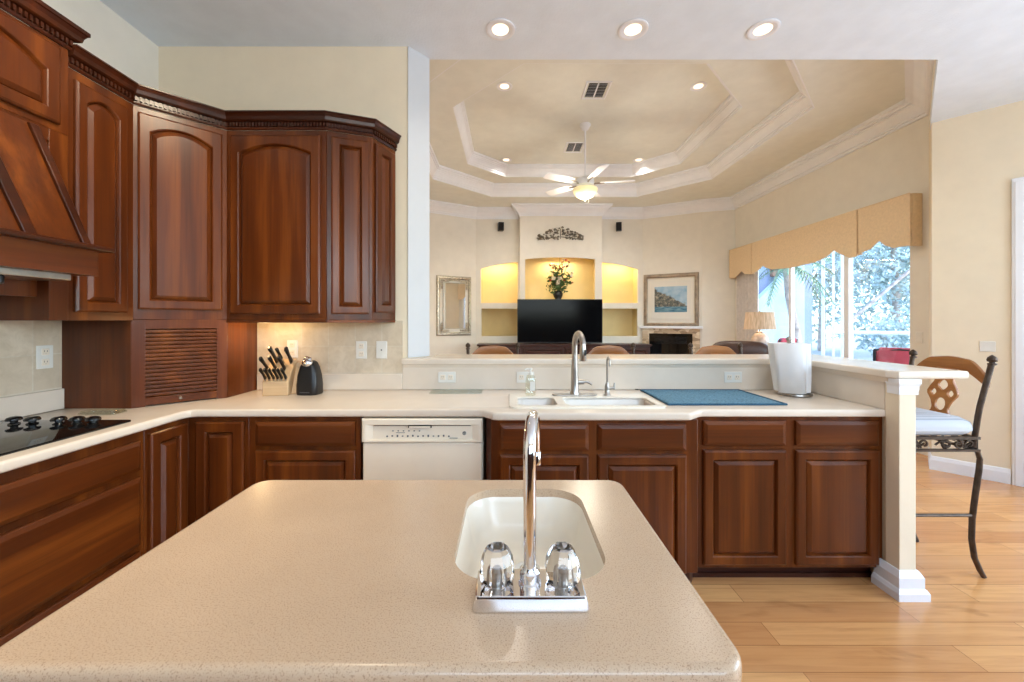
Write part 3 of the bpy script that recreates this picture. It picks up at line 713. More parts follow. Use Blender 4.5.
# ------------------------------------------------------------------ main sink and what stands on the counter
s = thing('kitchen_sink', 'white double bowl sink set into the cream counter below the steel faucet', 'sink', (.42, 2.285, .914))
L_, R_ = rrect(-.375, -.145, -.175, .07, .05), rrect(-.115, .385, -.175, .07, .05)
m = MB(); m.plate(rrect(-.415, .415, -.212, .212, .05), [L_[::-1], R_[::-1]], -.003, .01, .005); m.build('rim', 'sink', s)
for x0, x1 in ((-.375, -.145), (-.115, .385)):
    m = MB(); lp = []
    for d, z, r in ((-.001, .004, .05), (.004, -.01, .05), (.012, -.14, .05), (.03, -.17, .05), (.06, -.178, .035)):
        lp.append([(x, y, z) for x, y in rrect(x0 + d, x1 - d, -.175 + d, .07 - d, r)])
    m.loft(lp, False, True); bw = m.build('bowl', 'sink', s, smooth=60)
    m = MB(); m.lathe([(.04, -.178), (.042, -.174), (.026, -.173), (.024, -.176)], 20, ((x0 + x1) / 2, -.05, 0)); m.build('drain', 'steel', bw)
f = thing('kitchen_faucet', 'tall brushed steel pull-down faucet behind the double sink', 'faucet', (.40, 2.40, .9245))
m = MB(); m.plate(rrect(-.135, .135, -.03, .03, .028), [], 0, .009, .004); m.build('deck_plate', 'steel', f)
m = MB(); m.lathe([(.029, .008), (.027, .02), (.024, .03), (.0225, .10), (.021, .17), (.0185, .22), (.016, .25)], 22); m.build('body', 'steel', f, smooth=60)
pts = [(0, 0, .245), (0, 0, .295)]
for k in range(1, 13):
    t = pi * k / 12 * .93; pts.append((.011 * (1 - cos(t)), -.075 + .075 * cos(t), .295 + .078 * sin(t)))
m = MB(); m.tube(pts, [.0172] * 2 + [.0165] * 12, 18); m.build('gooseneck', 'steel', f, smooth=60)
e = Vector(pts[-1])
m = MB(); m.lathe([(.015, .005), (.017, -.01), (.0185, -.03), (.0195, -.085), (.017, -.092)], 20, tuple(e)); sh = m.build('spray_head', 'steel', f, smooth=60)
m = MB(); m.box(e.x + .004, e.x + .016, e.y - .0215, e.y - .015, e.z - .06, e.z - .028); m.build('spray_button', 'black', sh, bevel=.003)
m = MB(); m.tube([(.0, 0, .075), (.03, 0, .08), (.055, -.004, .08)], [.017, .016, .0135], 16); m.tube([(.053, -.004, .08), (.065, -.006, .085), (.085, -.008, .078), (.102, -.01, .066)], [.009, .008, .0085, .0065], 12); m.build('side_lever', 'steel', f, smooth=60)
f = thing('filter_faucet', 'small slim steel drinking water faucet right of the tall faucet', 'faucet', (.595, 2.40, .9245))
m = MB(); m.lathe([(.022, 0), (.022, .004), (.016, .008), (.0145, .04), (.0155, .05), (.012, .065), (.008, .078)], 20); m.build('base', 'steel', f, smooth=60)
pts = [(0, 0, .07), (0, 0, .2)] + [(0, -.03 + .03 * cos(t), .2 + .032 * sin(t)) for t in [pi * k / 10 for k in range(1, 11)]] + [(0, -.06, .18)]
m = MB(); m.tube(pts, .0062, 12); m.build('spout', 'steel', f, smooth=60)
m = MB(); m.tube([(.01, 0, .04), (.032, 0, .043), (.042, 0, .05)], [.008, .007, .007], 10); m.tube([(.042, -.002, .035), (.043, 0, .06), (.044, 0, .075)], [.006, .006, .004], 10); m.build('lever', 'steel', f, smooth=60)
p = thing('soap_bottle', 'clear pump soap bottle with white label beside the sink faucet', 'bottle', (.135, 2.40, .9245))
m = MB(); m.loft([[(x, y, z) for x, y in rrect(-w, w, -w * .62, w * .62, w * .5)] for w, z in ((.026, 0), (.03, .004), (.031, .06), (.029, .1), (.022, .118), (.012, .124))]); m.build('bottle', 'clearglass', p, smooth=60)
m = MB(); m.box(-.004, .026, -.0215, -.0195, .03, .085); m.build('paper_label', 'plastic', p)
m = MB(); m.lathe([(.013, .122), (.013, .136), (.006, .138), (.005, .152), (.011, .153), (.011, .162), (.004, .164)], 16); m.tube([(0, 0, .158), (-.02, -.006, .16), (-.034, -.01, .154)], .0042, 10); m.build('pump', 'plastic', p)
b = MB(); b.plate(rrect(-.165, .165, -.075, .075, .012), [], 0, .006, .002)
o = b.build('cutting_board', 'boardglass'); o.location = (-.33, 2.57, .9145); tag(o, 'frosted glass cutting board lying flat on the counter above the dishwasher', 'cutting board')
# blue drying mat
mt = thing('drying_mat', 'blue terry drying mat spread on the counter right of the sink', 'mat', (1.185, 2.385, .9145))
m = MB(); random.seed(3)
nx, ny = 40, 28; vs = []; fs = []
for j in range(ny + 1):
    for i_ in range(nx + 1):
        x = -.315 + .63 * i_ / nx; y = -.222 + .444 * j / ny
        ed = min(i_, nx - i_, j, ny - j); vs.append((x + .004 * sin(y * 30), y + .004 * sin(x * 22), .009 + .0018 * sin(x * 37) * sin(y * 29) - (.004 if ed == 0 else 0)))
for j in range(ny):
    for i_ in range(nx): a = j * (nx + 1) + i_; fs.append((a, a + 1, a + nx + 2, a + nx + 1))
m.add(vs, fs); cl = m.build('cloth', 'towel', mt, smooth=60)
sm = cl.modifiers.new('solidify', 'SOLIDIFY'); sm.thickness = .0075
m = MB(); m.sweep(rect(-.316, .316, -.223, .223)[::-1], [(0, .001), (.004, .003), (.004, .008), (0, .01), (-.006, .0105), (-.006, .001)], True); m.build('hem', plain('dark_blue_hem', (44, 84, 108), .9), mt)
m = MB(); m.tube([(-.31, .224, .006), (-.33, .238, .008), (-.352, .238, .008), (-.335, .226, .006)], .0022, 6); m.build('hanging_loop', 'black', mt)
# paper towels
p = thing('paper_towel_holder', 'white paper towel roll standing on a pewter holder in the counter corner', 'paper towels', (1.735, 2.47, .9145))
m = MB(); m.lathe([(.082, 0), (.088, .006), (.086, .016), (.07, .02), (.03, .022)], 30, (.03, -.01, 0)); m.build('base', 'pewter', p)
m = MB(); m.tube([(.02, 0, .018), (.0, 0, .32)], .007, 12); m.lathe([(.004, .318), (.014, .322), (.009, .33), (.017, .342), (.013, .354), (.004, .36)], 18); m.build('post', 'pewter', p, smooth=60)
m = MB(); lp = []
for r, z, o_ in ((.094, .026, .018), (.10, .1, .014), (.106, .2, .006), (.11, .318, -.002)):
    lp.append([(o_ + r * cos(2 * pi * k / 40), r * sin(2 * pi * k / 40), z) for k in range(40)])
m.loft(lp, False, False)
lp2 = [[(x_, y_, z_) for x_, y_, z_ in lp[-1]], [(-.002 + .022 * cos(2 * pi * k / 40), .022 * sin(2 * pi * k / 40), .318) for k in range(40)], [(.018 + .022 * cos(2 * pi * k / 40), .022 * sin(2 * pi * k / 40), .026) for k in range(40)], lp[0]]
m.loft(lp2, False, False); rl = m.build('roll', 'paper', p, smooth=40)
m = MB(); vs = []
a0 = 3.5
for k in range(9):
    t = a0 + k * .17
    for z, r, o_ in ((.022, .099, .016), (.32, .1135, -.003)):
        dr_ = .004 + max(0, 2 - k) * .006
        vs.append((o_ + (r + dr_) * cos(t), (r + dr_) * sin(t), z))
m.add(vs, [(2 * k, 2 * k + 2, 2 * k + 3, 2 * k + 1) for k in range(8)]); sh = m.build('loose_sheet', 'paper', rl, smooth=60)
sh.modifiers.new('solidify', 'SOLIDIFY').thickness = .0012

# knife block with knives
kb = thing('knife_block', 'pale wooden block full of black handled knives on the counter', 'knife block', (-1.425, 2.505, .9145), radians(8))
bp_ = [(-.075, 0), (.10, 0), (.10, .19), (.055, .215), (-.075, .085)]      # y-z profile, front at -y
m = MB(); m.loft([[(x, y, z) for y, z in bp_] for x in (-.074, .074)]); m.build('block', 'blockwood', kb, bevel=.004)
m = MB(); m.loft([[(.074, -.03, 0), (.074, .10, 0), (.074, .10, .19), (.074, .06, .19)], [(.112, -.0, 0), (.112, .10, 0), (.112, .10, .19), (.112, .065, .19)]]); m.build('side_slot_block', 'blockwood', kb, bevel=.003)
sl = Vector((0, .13, .13)).normalized(); nrm = Vector((0, -.707, .707))
def knife(x, u, ln, w, tilt=0):
    base = Vector((x, -.075, .085)) + Vector((0, .13, .13)) * u
    k = thing('knife', 'x', 'knife', (0, 0, 0), 0, 'knives in the wooden block')
    k.location = Matrix.Translation(kb.location) @ Matrix.Rotation(radians(8), 4, 'Z') @ (base - nrm * .02)
    k.rotation_euler = (pi / 4, tilt, radians(8))
    m = MB(); m.loft([[(sx * w * .32, sy * w, z) for sx, sy in ((-1, -1), (1, -1), (1, 1), (-1, 1))] for w, z in ((w, 0), (w, .03))]); m.build('bolster', 'steel', k)
    m = MB(); m.loft([[(q * .55 * cos(2 * pi * j / 12), oy + q * sin(2 * pi * j / 12), z) for j in range(12)] for q, z, oy in ((w * .85, .028, 0), (w, .034, 0), (w * .82, .03 + ln * .35, 0), (w * .9, .03 + ln * .65, -.001), (w * 1.12, .03 + ln * .92, -.003), (w * .7, .03 + ln, -.004))]); m.build('handle', 'black', k, smooth=60)
    return k
names = ['second from left', 'third from left', 'fourth from left', 'fifth from left']
kn = []
for j in range(6):
    q = knife(-.060 + .0235 * j, .12, .095, .0125)
    q['label'] = ['steak knife with black handle in the front row of the block, at its left end', 'second steak knife from the left in the front row of the block', 'third steak knife from the left in the front row of the block',
                  'third steak knife from the right in the front row of the block', 'second steak knife from the right in the front row of the block', 'steak knife with black handle in the front row of the block, at its right end'][j]
for x, u, ln, w, t, lb in ((-.06, .48, .12, .0155, -.12, 'black handled kitchen knife leaning left in the middle row of the block'), (-.018, .5, .125, .0155, -.05, 'black handled knife standing left of centre in the middle row of the block'),
                        (.03, .5, .125, .0155, 0, 'black handled knife standing right of centre in the middle row of the block'), (-.03, .84, .14, .0175, -.05, 'large black handled chef knife on the left of the rear row of the block'),
                        (.052, .84, .13, .0175, .03, 'large black handled knife on the right of the rear row of the block')):
    knife(x, u, ln, w, t)['label'] = lb
sc_ = thing('sharpening_steel', 'steel sharpening rod with bare metal stem between the rear knives in the block', 'sharpening steel')
base = Vector((.01, -.075, .085)) + Vector((0, .13, .13)) * .8
sc_.location = Matrix.Translation(kb.location) @ Matrix.Rotation(radians(8), 4, 'Z') @ (base - nrm * .02); sc_.rotation_euler = (pi / 4, -.05, radians(8))
m = MB(); m.tube([(0, 0, 0), (0, 0, .07)], .006, 10); m.build('rod', 'steel', sc_)
m = MB(); m.lathe([(.008, .068), (.0095, .075), (.0085, .12), (.0105, .155), (.006, .162)], 12); m.build('handle', 'black', sc_, smooth=60)
# can opener
co = thing('can_opener', 'black electric can opener with chrome head on the counter beside the knife block', 'can opener', (-1.238, 2.50, .9145), radians(-4))
m = MB(); m.loft([[(x, y, z) for x, y in rrect(-w, w, -d, d, min(w, d) * .55)] for w, d, z in ((.062, .055, 0), (.066, .058, .006), (.067, .056, .06), (.062, .05, .12), (.05, .043, .17), (.036, .038, .198), (.02, .028, .208))]); m.build('housing', 'black', co, smooth=60)
m = MB(); m.ellipsoid((0, -.03, .196), (.034, .028, .028)); m.build('chrome_head', 'chrome', co, smooth=60)
m = MB(); m.tube([(-.02, -.03, .215), (.0, -.036, .232), (.03, -.034, .222)], [.008, .01, .007], 10); m.build('lever', 'chrome', co, smooth=60)
m = MB(); m.lathe([(.011, 0), (.012, .006), (.005, .012)], 14); hd = m.build('cutting_wheel', 'steel', co); hd.location = (.004, -.054, .19); hd.rotation_euler = (pi / 2, 0, 0)
m = MB(); 
for j in range(9): m.box(-.031 + j * .007, -.0262 + j * .007, -.0592, -.057, .016, .021 - (j % 2) * .001)
m.build('maker_lettering', 'greyprint', co)

# ------------------------------------------------------------------ outlets and switches
def plate_dev(name, label, cat, loc, rz, horiz, kind, group=None, w=.072, h=.116):
    o = thing(name, label, cat, loc, rz, group)
    if horiz: w, h = h, w
    m = MB(); m.box(-w / 2, w / 2, -.006, 0, -h / 2, h / 2); m.build('cover_plate', 'plastic', o, bevel=.0025)
    if kind == 'outlet':
        for q in (-.026, .026):
            cx, cz = (q, 0) if horiz else (0, q)
            m = MB(); m.M = T((cx, 0, cz)); m.box(-.0165, .0165, -.009, -.005, -.0165, .0165); r = m.build('receptacle', 'almond', o, bevel=.004)
            m = MB(); m.M = T((cx, 0, cz)); m.box(-.007, -.005, -.0095, -.0085, -.001, .008); m.box(.005, .007, -.0095, -.0085, -.001, .007); m.lathe([(.0025, 0), (.0025, .001)], 8, (0, -.009, -.008)); m.build('slots', 'black', r)
    elif kind == 'rocker':
        m = MB(); m.loft([[(-.016, y, z), (.016, y, z)] for y, z in ((-.005, -.033), (-.011, -.033), (-.007, .0), (-.009, .033), (-.005, .033))], False, False, False); m.build('rocker', 'plastic', o)
    else:
        m = MB(); m.M = Matrix.Rotation(pi / 2, 4, 'X'); m.lathe([(.005, .005), (.005, .009), (.002, .009), (.002, .005)], 12); m.build('jack', 'black', o)
    return o
G_ = 'outlets in the kitchen backsplash'
plate_dev('wall_outlet', 'white outlet on the left wall tiles above the cooktop', 'outlet', (-2.3195, 2.0, 1.19), pi / 2, False, 'outlet', G_)
plate_dev('wall_outlet', 'white outlet on the tiles directly above the knife block', 'outlet', (-1.43, 2.6565, 1.185), 0, False, 'outlet', G_)
plate_dev('wall_outlet', 'white outlet on the tiles just left of the jack plate', 'outlet', (-.972, 2.6565, 1.178), 0, False, 'outlet', G_)
plate_dev('jack_plate', 'white plate with one dark jack at the right end of the tiles', 'wall plate', (-.838, 2.6565, 1.178), 0, False, 'jack')
plate_dev('wall_outlet', 'white sideways outlet on the bar splash above the glass cutting board', 'outlet', (-.405, 2.6515, .998), 0, True, 'outlet', G_)
plate_dev('wall_outlet', 'white sideways outlet on the bar splash behind the soap bottle', 'outlet', (.115, 2.6515, .998), 0, True, 'outlet', G_)
plate_dev('wall_outlet', 'white sideways outlet on the bar splash above the blue mat', 'outlet', (1.49, 2.6515, .998), 0, True, 'outlet', G_)
plate_dev('light_switch', 'white switch plate on the wall right of the sliding door', 'light switch', (4.2595, 4.14, 1.2), -pi / 2, False, 'rocker')
nk = nook(.33)
plate_dev('light_switch', 'white switch plate on the nook wall above the bar stool', 'light switch', (nk[0] - .0, nk[1] - .0, 1.15), math.atan2(nd.y, nd.x), False, 'rocker', w=.09, h=.09)

# ------------------------------------------------------------------ bar stools
def make_stool(label):
    t = thing('bar_stool', label, 'bar stool', (0, 0, 0), 0, 'bar stools around the raised bar')
    m = MB(); n = 28; lp = []
    for f_, z in ((.86, .757), (.98, .775), (1.03, .80), (1.0, .83), (.85, .85), (.55, .858), (.2, .861)):
        lp.append([(x * f_, y * f_, z) for x, y in rrect(-.195, .195, -.19, .19, .06)])
    m.loft(lp); cu = m.build('seat_cushion', 'cushion', t, smooth=80)
    m = MB(); m.sweep(rrect(-.2, .2, -.195, .195, .06)[::-1], [(0, .788), (.004, .79), (.006, .794), (.004, .798), (0, .8)], True); m.build('piping', 'cushion', cu)
    m = MB(); m.sweep(rect(-.19, .19, -.185, .185)[::-1], [(0, .744), (.007, .744), (.007, .758), (0, .758), (-.012, .758), (-.012, .744)], True)
    m.build('upper_seat_rail', 'iron', t)
    m = MB(); m.sweep(rect(-.19, .19, -.185, .185)[::-1], [(0, .68), (.007, .68), (.007, .692), (0, .692), (-.012, .692), (-.012, .68)], True); m.build('lower_seat_rail', 'iron', t)
    for a, hw, off in ((0, .19, .185), (pi / 2, .185, .19), (pi, .19, .185), (-pi / 2, .185, .19)):
        m = MB(); m.M = Matrix.Rotation(a, 4, 'Z') @ T((0, -off, .718))
        for s_, x0 in ((1, -.12), (-1, 0.0), (1, .12)):
            pts = []
            for k in range(0, 15):     # spiral
                th = k * .55; r = .006 + .0016 * k
                pts.append((x0 + s_ * (-.03 + r * cos(th)), 0, r * sin(th) * s_ * .95))
            pts += [(x0 + s_ * (.0), 0, -.018 * s_), (x0 + s_ * .03, 0, .004 * s_)]
            q = [(x0 - s_ * (p_[0] - x0), 0, -p_[2]) for p_ in pts[3:14]]
            m.tube(pts, .0056, 6); m.tube(q + [(x0, 0, .0)], .0056, 6)
        m.tube([(-hw, 0, -.03), (-hw, 0, .03)], .008, 6); m.tube([(hw, 0, -.03), (hw, 0, .03)], .008, 6)
        m.build('scroll_apron', 'iron', t, smooth=60)
    for sx in (-1, 1):
        for sy in (-1, 1):
            x, y = sx * .165, sy * .16
            prof = [(0, .69), (.03, .688), (.055, .668), (.066, .63), (.062, .57), (.045, .44), (.03, .31), (.027, .2), (.04, .1), (.068, .03), (.085, .0)]
            m = MB(); m.tube([(x + sx * .12 * q, y + sy * q, z + .004) for q, z in prof], [.012] * 4 + [.013] * 6 + [.012], 8); m.build('leg', 'iron', t, smooth=60)
    for (x0, y0, x1, y1) in ((-.168, -.19, -.168, .19), (.168, -.19, .168, .19)):
        m = MB(); m.tube([(x0, y0, .33), (x1, y1, .33)], .009, 8); m.build('stretcher', 'iron', t)
    def bk(z): return .178 + (z - .72) * .10 + max(0, z - .9) * .12
    for sx in (-1, 1):
        m = MB(); m.tube([(sx * (.185 + .02 * k / 8), bk(.70 + .44 * k / 8), .70 + .44 * k / 8) for k in range(9)], .0125, 10); pp_ = m.build('back_post', 'iron', t, smooth=60)
        m = MB(); m.lathe([(.009, 1.135), (.018, 1.14), (.018, 1.146), (.011, 1.15), (.011, 1.154), (.019, 1.158), (.0205, 1.168), (.017, 1.178), (.009, 1.186), (.003, 1.191)], 14, (sx * .205, bk(1.14) + .004, 0)); m.build('finial', 'iron', pp_, smooth=60)
    # carved wooden top rail
    m = MB(); top = []; bot = []; N = 24
    for k in range(N + 1):
        u = -1 + 2 * k / N; a = abs(u)
        top.append((u * .198, 1.172 - .012 * (a > .55) * (a - .55) / .45 - .085 * max(0, (a - .5) / .5) ** 1.6 + .006 * cos(u * pi * 1.5) - .01))
        bot.append((u * .198, 1.085 + .012 * cos(u * pi) - .055 * max(0, (a - .45) / .55) ** 1.3))
    lp = []
    for k in range(N + 1):
        x, zt_ = top[k]; _, zb_ = bot[k]; yb = bk(1.12) + .022 * (1 - (x / .198) ** 2) - .004
        lp.append([(x, yb - .008, zb_), (x, yb - .013, (zb_ + zt_) / 2), (x, yb - .008, zt_ - .004), (x, yb, zt_), (x, yb + .01, zt_ - .004), (x, yb + .013, (zb_ + zt_) / 2), (x, yb + .008, zb_)])
    m.loft(lp); m.build('top_rail', 'stoolwood', t, smooth=50)
    half = [(.078, .80), (.062, .83), (.044, .855), (.042, .875), (.054, .91), (.078, .945), (.08, .962), (.068, .99), (.05, 1.02), (.044, 1.045), (.05, 1.10)]
    poly = half + [(-x, z) for x, z in half[::-1]]
    def oval(cx, cz, rx, rz_, p=1.0, n=14): return [(cx + rx * abs(cos(2 * pi * k / n)) ** p * (1 if cos(2 * pi * k / n) > 0 else -1), cz + rz_ * abs(sin(2 * pi * k / n)) ** p * (1 if sin(2 * pi * k / n) > 0 else -1)) for k in range(n)]
    holes = [oval(0, .893, .034, .042, .9), oval(-.045, .957, .023, .026, 1.2), oval(.045, .957, .023, .026, 1.2), oval(0, 1.003, .033, .036, 1.2)]
    m = MB(); tilt = Matrix(((1, 0, 0, 0), (0, 1, .17, 0), (0, 0, 1, 0), (0, 0, 0, 1)))
    m.M = Matrix.Translation((0, .195 - .02 * 0, 0)) @ Matrix.Translation((0, 0, .84)) @ tilt @ Matrix.Translation((0, 0, -.84)) @ XZ
    m.plate(poly, [h_[::-1] for h_ in holes], -.008, .008, .003, 2); m.build('lattice_splat', 'stoolwood', t, smooth=40)
    return t
st = make_stool('bar stool with striped seat standing right of the white post, its whole side in view')
st.location = (2.295, 2.31, 0); st.rotation_euler = (0, 0, -pi / 2)
for x, lb in ((-.126, 'bar stool behind the bar in front of the left niches, only its top rail showing'), (.83, 'bar stool behind the bar right of the tall faucet, only its top rail showing'), (1.715, 'bar stool behind the bar in front of the fireplace, only its top rail showing')):
    dup(st, (x, 3.055, 0), 0, lb)

# ------------------------------------------------------------------ recessed lights, vents, fan
def can(x, y, z, label, r, group, pw, sz=.09):
    o = thing('recessed_light', label, 'ceiling light', (x, y, z), 0, group)
    m = MB(); m.lathe([(r, -.001), (r, -.006), (r * .9, -.009), (r * .78, -.007), (r * .6, -.003), (r * .56, -.002), (r * .56, -.001)], 28); m.build('trim_ring', 'white', o, smooth=60)
    m = MB(); m.lathe([(r * .57, -.0025), (r * .4, -.0042), (.001, -.0048)], 24); m.build('lamp_face', 'bulb', o)
    light('can_lamp', 'SPOT', (x, y, z - .02), pw, (1, .95, .88), (0, 0, 0), spot_size=radians(130), spot_blend=.8, shadow_soft_size=sz)
KL = ('leftmost of the three lit recessed lights at the front of the kitchen ceiling', 'middle one of the three lit recessed lights in the kitchen ceiling', 'rightmost of the three lit recessed lights in the kitchen ceiling')
for x, lb in zip((-.048, .785, 1.60), KL): can(x, 2.51, H, lb, .092, 'recessed lights in the kitchen ceiling', 24)
ZF = 4.07
for x, y, lb in ((-.04, 4.6, 'near left recessed light in the inner tray of the family room ceiling'), (2.19, 4.6, 'near right recessed light in the inner tray of the family room ceiling'),
                 (-.03, 6.70, 'far left recessed light in the inner tray, beyond the fan'), (2.19, 6.70, 'far right recessed light in the inner tray, beyond the fan')):
    can(x, y, ZF, lb, .092, 'recessed lights in the tray ceiling', 125)
for y, lb in ((4.68, 'larger looking air vent in the tray ceiling nearer the kitchen'), (6.22, 'smaller looking air vent in the tray ceiling behind the fan rod')):
    o = thing('air_vent', lb, 'air vent', (1.03, y, ZF), 0, 'air vents in the tray ceiling')
    m = MB(); m.sweep(rect(-.125, .125, -.16, .16)[::-1], [(0, -.001), (0, -.008), (-.012, -.012), (-.022, -.006), (-.022, -.001)], True); m.box(-.008, .008, -.14, .14, -.008, -.001); m.build('frame', 'white', o)
    m = MB(); m.box(-.105, .105, -.14, .14, -.002, -.0005); m.build('duct_opening', 'black', o)
    m = MB()
    for k in range(9):
        for xa in (-.1, .01): m.M = T((0, -.125 + k * .031, -.005)) @ Matrix.Rotation(.6, 4, 'X'); m.box(xa, xa + .09, -.006, .006, -.001, .001)
    m.build('louvers', 'white', o)
fan = thing('ceiling_fan', 'white five blade ceiling fan with a lit glass bowl hanging from the tray ceiling', 'ceiling fan', (1.06, 5.5, 0))
m = MB(); m.lathe([(.075, ZF), (.075, ZF - .015), (.045, ZF - .07), (.02, ZF - .085)], 24); m.build('canopy', 'white', fan, smooth=50)
m = MB(); m.tube([(0, 0, ZF - .07), (0, 0, 3.350)], .012, 10); m.build('downrod', 'white', fan)
m = MB(); m.lathe([(.03, 3.360), (.06, 3.350), (.115, 3.320), (.125, 3.270), (.115, 3.230), (.075, 3.215), (.075, 3.190), (.05, 3.185)], 28); m.build('motor_housing', 'white', fan, smooth=45)
for k in range(5):
    a = radians(64 + 72 * k)
    m = MB(); m.M = T((0, 0, 3.265), a) @ Matrix.Rotation(radians(13), 4, 'X')
    m.plate([(.2, -.055), (.3, -.066), (.62, -.072), (.66, -.05), (.66, .05), (.62, .072), (.3, .066), (.2, .055)], [], -.005, .005, .002, 1); bl = m.build('blade', 'white', fan)
    m = MB(); m.M = T((0, 0, 3.255), a); m.tube([(.09, 0, -.01), (.15, 0, 0), (.26, 0, .006)], [.016, .011, .014], 8); m.build('blade_iron', 'steel', bl)
m = MB(); m.lathe([(.165, 3.185), (.17, 3.175), (.155, 3.130), (.115, 3.085), (.06, 3.055), (.012, 3.048)], 28); m.build('glass_bowl', 'bowl', fan, smooth=60)
m = MB(); m.lathe([(.012, 3.050), (.01, 3.030), (.003, 3.020)], 12); m.tube([(.03, -.1, 3.180), (.03, -.1, 2.950)], .0025, 5); m.build('finial_and_chain', 'steel', fan)
light('fan_lamp', 'POINT', (1.06, 5.5, 3.0), 48, (1, .92, .76), shadow_soft_size=.15)

# ------------------------------------------------------------------ family room furnishings
mc = thing('media_console', 'long dark wood media console under the television', 'console', (1.05, 7.68, 0))
m = MB(); m.box(-1.6, 1.6, -.22, .22, .08, .90); m.build('body', 'darkwood', mc, bevel=.004)
m = MB(); m.box(-1.63, 1.63, -.245, .24, .90, .935); m.build('top', 'darkwood', mc, bevel=.006)
m = MB(); m.box(-1.56, 1.56, -.19, .2, 0, .08); m.build('plinth', 'darkwood', mc)
for k in range(4): door(mc, -1.56 + k * .79, -.81 + k * .79, .12, .87, 0, y=-.22, mat='darkwood', pmat='darkwood')
tv = thing('television', 'large black flat screen television standing on the dark console', 'television', (1.0, 7.72, .935))
m = MB(); m.box(-.82, .82, -.02, .02, .015, .855); m.build('cabinet_back', 'black', tv, bevel=.005)
m = MB(); m.box(-.808, .808, -.0235, -.019, .032, .843); m.build('screen', 'screen', tv, bevel=.001)
for x in (-.5, .5):
    m = MB(); m.tube([(x - .02, -.11, .006), (x, 0, .03), (x + .02, .1, .006)], .008, 6); m.build('foot', 'black', tv)
def leaf_cloud(m, n, c, r, size, seed, flat=.35, shell=.4):
    rnd = random.Random(seed)
    for _ in range(n):
        d = Vector((rnd.gauss(0, 1), rnd.gauss(0, 1), rnd.gauss(0, 1))).normalized() * (shell + (1 - shell) * rnd.random())
        p = Vector(c) + Vector((d.x * r[0], d.y * r[1], d.z * r[2])); s_ = size * rnd.uniform(.6, 1.3)
        a = Vector((rnd.gauss(0, 1), rnd.gauss(0, 1), rnd.gauss(0, 1))).normalized(); b_ = a.cross(Vector((rnd.gauss(0, 1), rnd.gauss(0, 1), rnd.gauss(0, 1)))).normalized(); nn_ = a.cross(b_)
        m.add([tuple(p - a * s_), tuple(p + b_ * s_ * flat + nn_ * s_ * .15), tuple(p + a * s_), tuple(p - b_ * s_ * flat + nn_ * s_ * .15)], [(0, 1, 2, 3)])
    return m
fl = thing('flower_arrangement', 'tall mixed flower arrangement in a dark vase above the television', 'flowers', (1.02, 8.16, 1.765))
fl.scale = (1.2, 1.0, 1.08)
m = MB(); m.lathe([(.06, 0), (.065, .01), (.045, .04), (.075, .1), (.085, .15), (.06, .19), (.066, .2), (.05, .19)], 20); m.build('vase', 'black', fl, smooth=60)
rnd = random.Random(5)
m = MB(); tips = []
for k in range(34):
    a = rnd.uniform(0, 2 * pi); R_r = rnd.uniform(.04, .25); h_ = .25 + (.78 - .25) * rnd.random() ** .9 * (1.1 - R_r * 1.6)
    tp = (R_r * cos(a), min(.0, R_r * sin(a) * .5) , .19 + h_ - .1); tips.append(tp)
    m.tube([(0, 0, .15), (tp[0] * .35, tp[1] * .35, .15 + (tp[2] - .15) * .5), tp], [.004, .003, .002], 5)
m.build('stems', 'leaf', fl)
m = MB(); leaf_cloud(m, 340, (0, -.02, .36), (.24, .12, .26), .038, 8, .45, .2); leaf_cloud(m, 60, (0, 0, .62), (.12, .08, .14), .034, 9, .4, .2); m.build('foliage', 'leaf', fl, smooth=0)
for nm, mat, sel, sz_ in (('red_blossoms', 'flower_red', range(0, 24), .02), ('cream_blossoms', 'flower_white', range(24, 34), .026)):
    m = MB()
    for k in sel: leaf_cloud(m, 9, tips[k], (sz_,) * 3, sz_, 100 + k, .8, .3)
    m.build(nm, mat, fl, smooth=0)
m = MB()
for k in range(4): leaf_cloud(m, 14, (rnd.uniform(-.1, .1), -.1, rnd.uniform(.3, .45)), (.03,) * 3, .028, 300 + k, .9, .3)
m.build('rose_heads', 'flower_white', fl, smooth=0)
# metal leaf wall sculpture
m = MB(); rnd = random.Random(11)
for k in range(150):
    u = rnd.uniform(-1, 1); base = .19 * (1 - abs(u)) ** .8 + .02; p = Vector((u * .44, 0, rnd.uniform(-.06, base - .02)))
    a = rnd.uniform(-.6, .6) + (0 if u > 0 else pi); L0 = rnd.uniform(.035, .06); d = Vector((cos(a), 0, abs(sin(a)) * .6 + .1)); w_ = Vector((-d.z, 0, d.x)) * .35
    dy = Vector((0, -rnd.uniform(.012, .05), 0))
    m.add([tuple(p + dy), tuple(p + d * L0 * .5 + w_ * L0 + dy * 1.3), tuple(p + d * L0 + dy), tuple(p + d * L0 * .5 - w_ * L0 + dy * 1.3)], [(0, 1, 2, 3)])
ws = thing('wall_sculpture', 'antiqued metal leaf spray sculpture on the wall above the arched center niche', 'wall sculpture', (1.04, 7.949, 3.04))
o = m.build('leaves', 'sculpt', ws, smooth=0); o.modifiers.new('solidify', 'SOLIDIFY').thickness = .004
m = MB(); m.tube([(-.45, -.008, -.06), (-.2, -.01, -.02), (0, -.012, .0), (.2, -.01, -.02), (.45, -.008, -.06)], .008, 6); m.tube([(0, -.012, -.04), (0, -.012, .16)], .007, 6); m.build('branch', 'sculpt', ws)
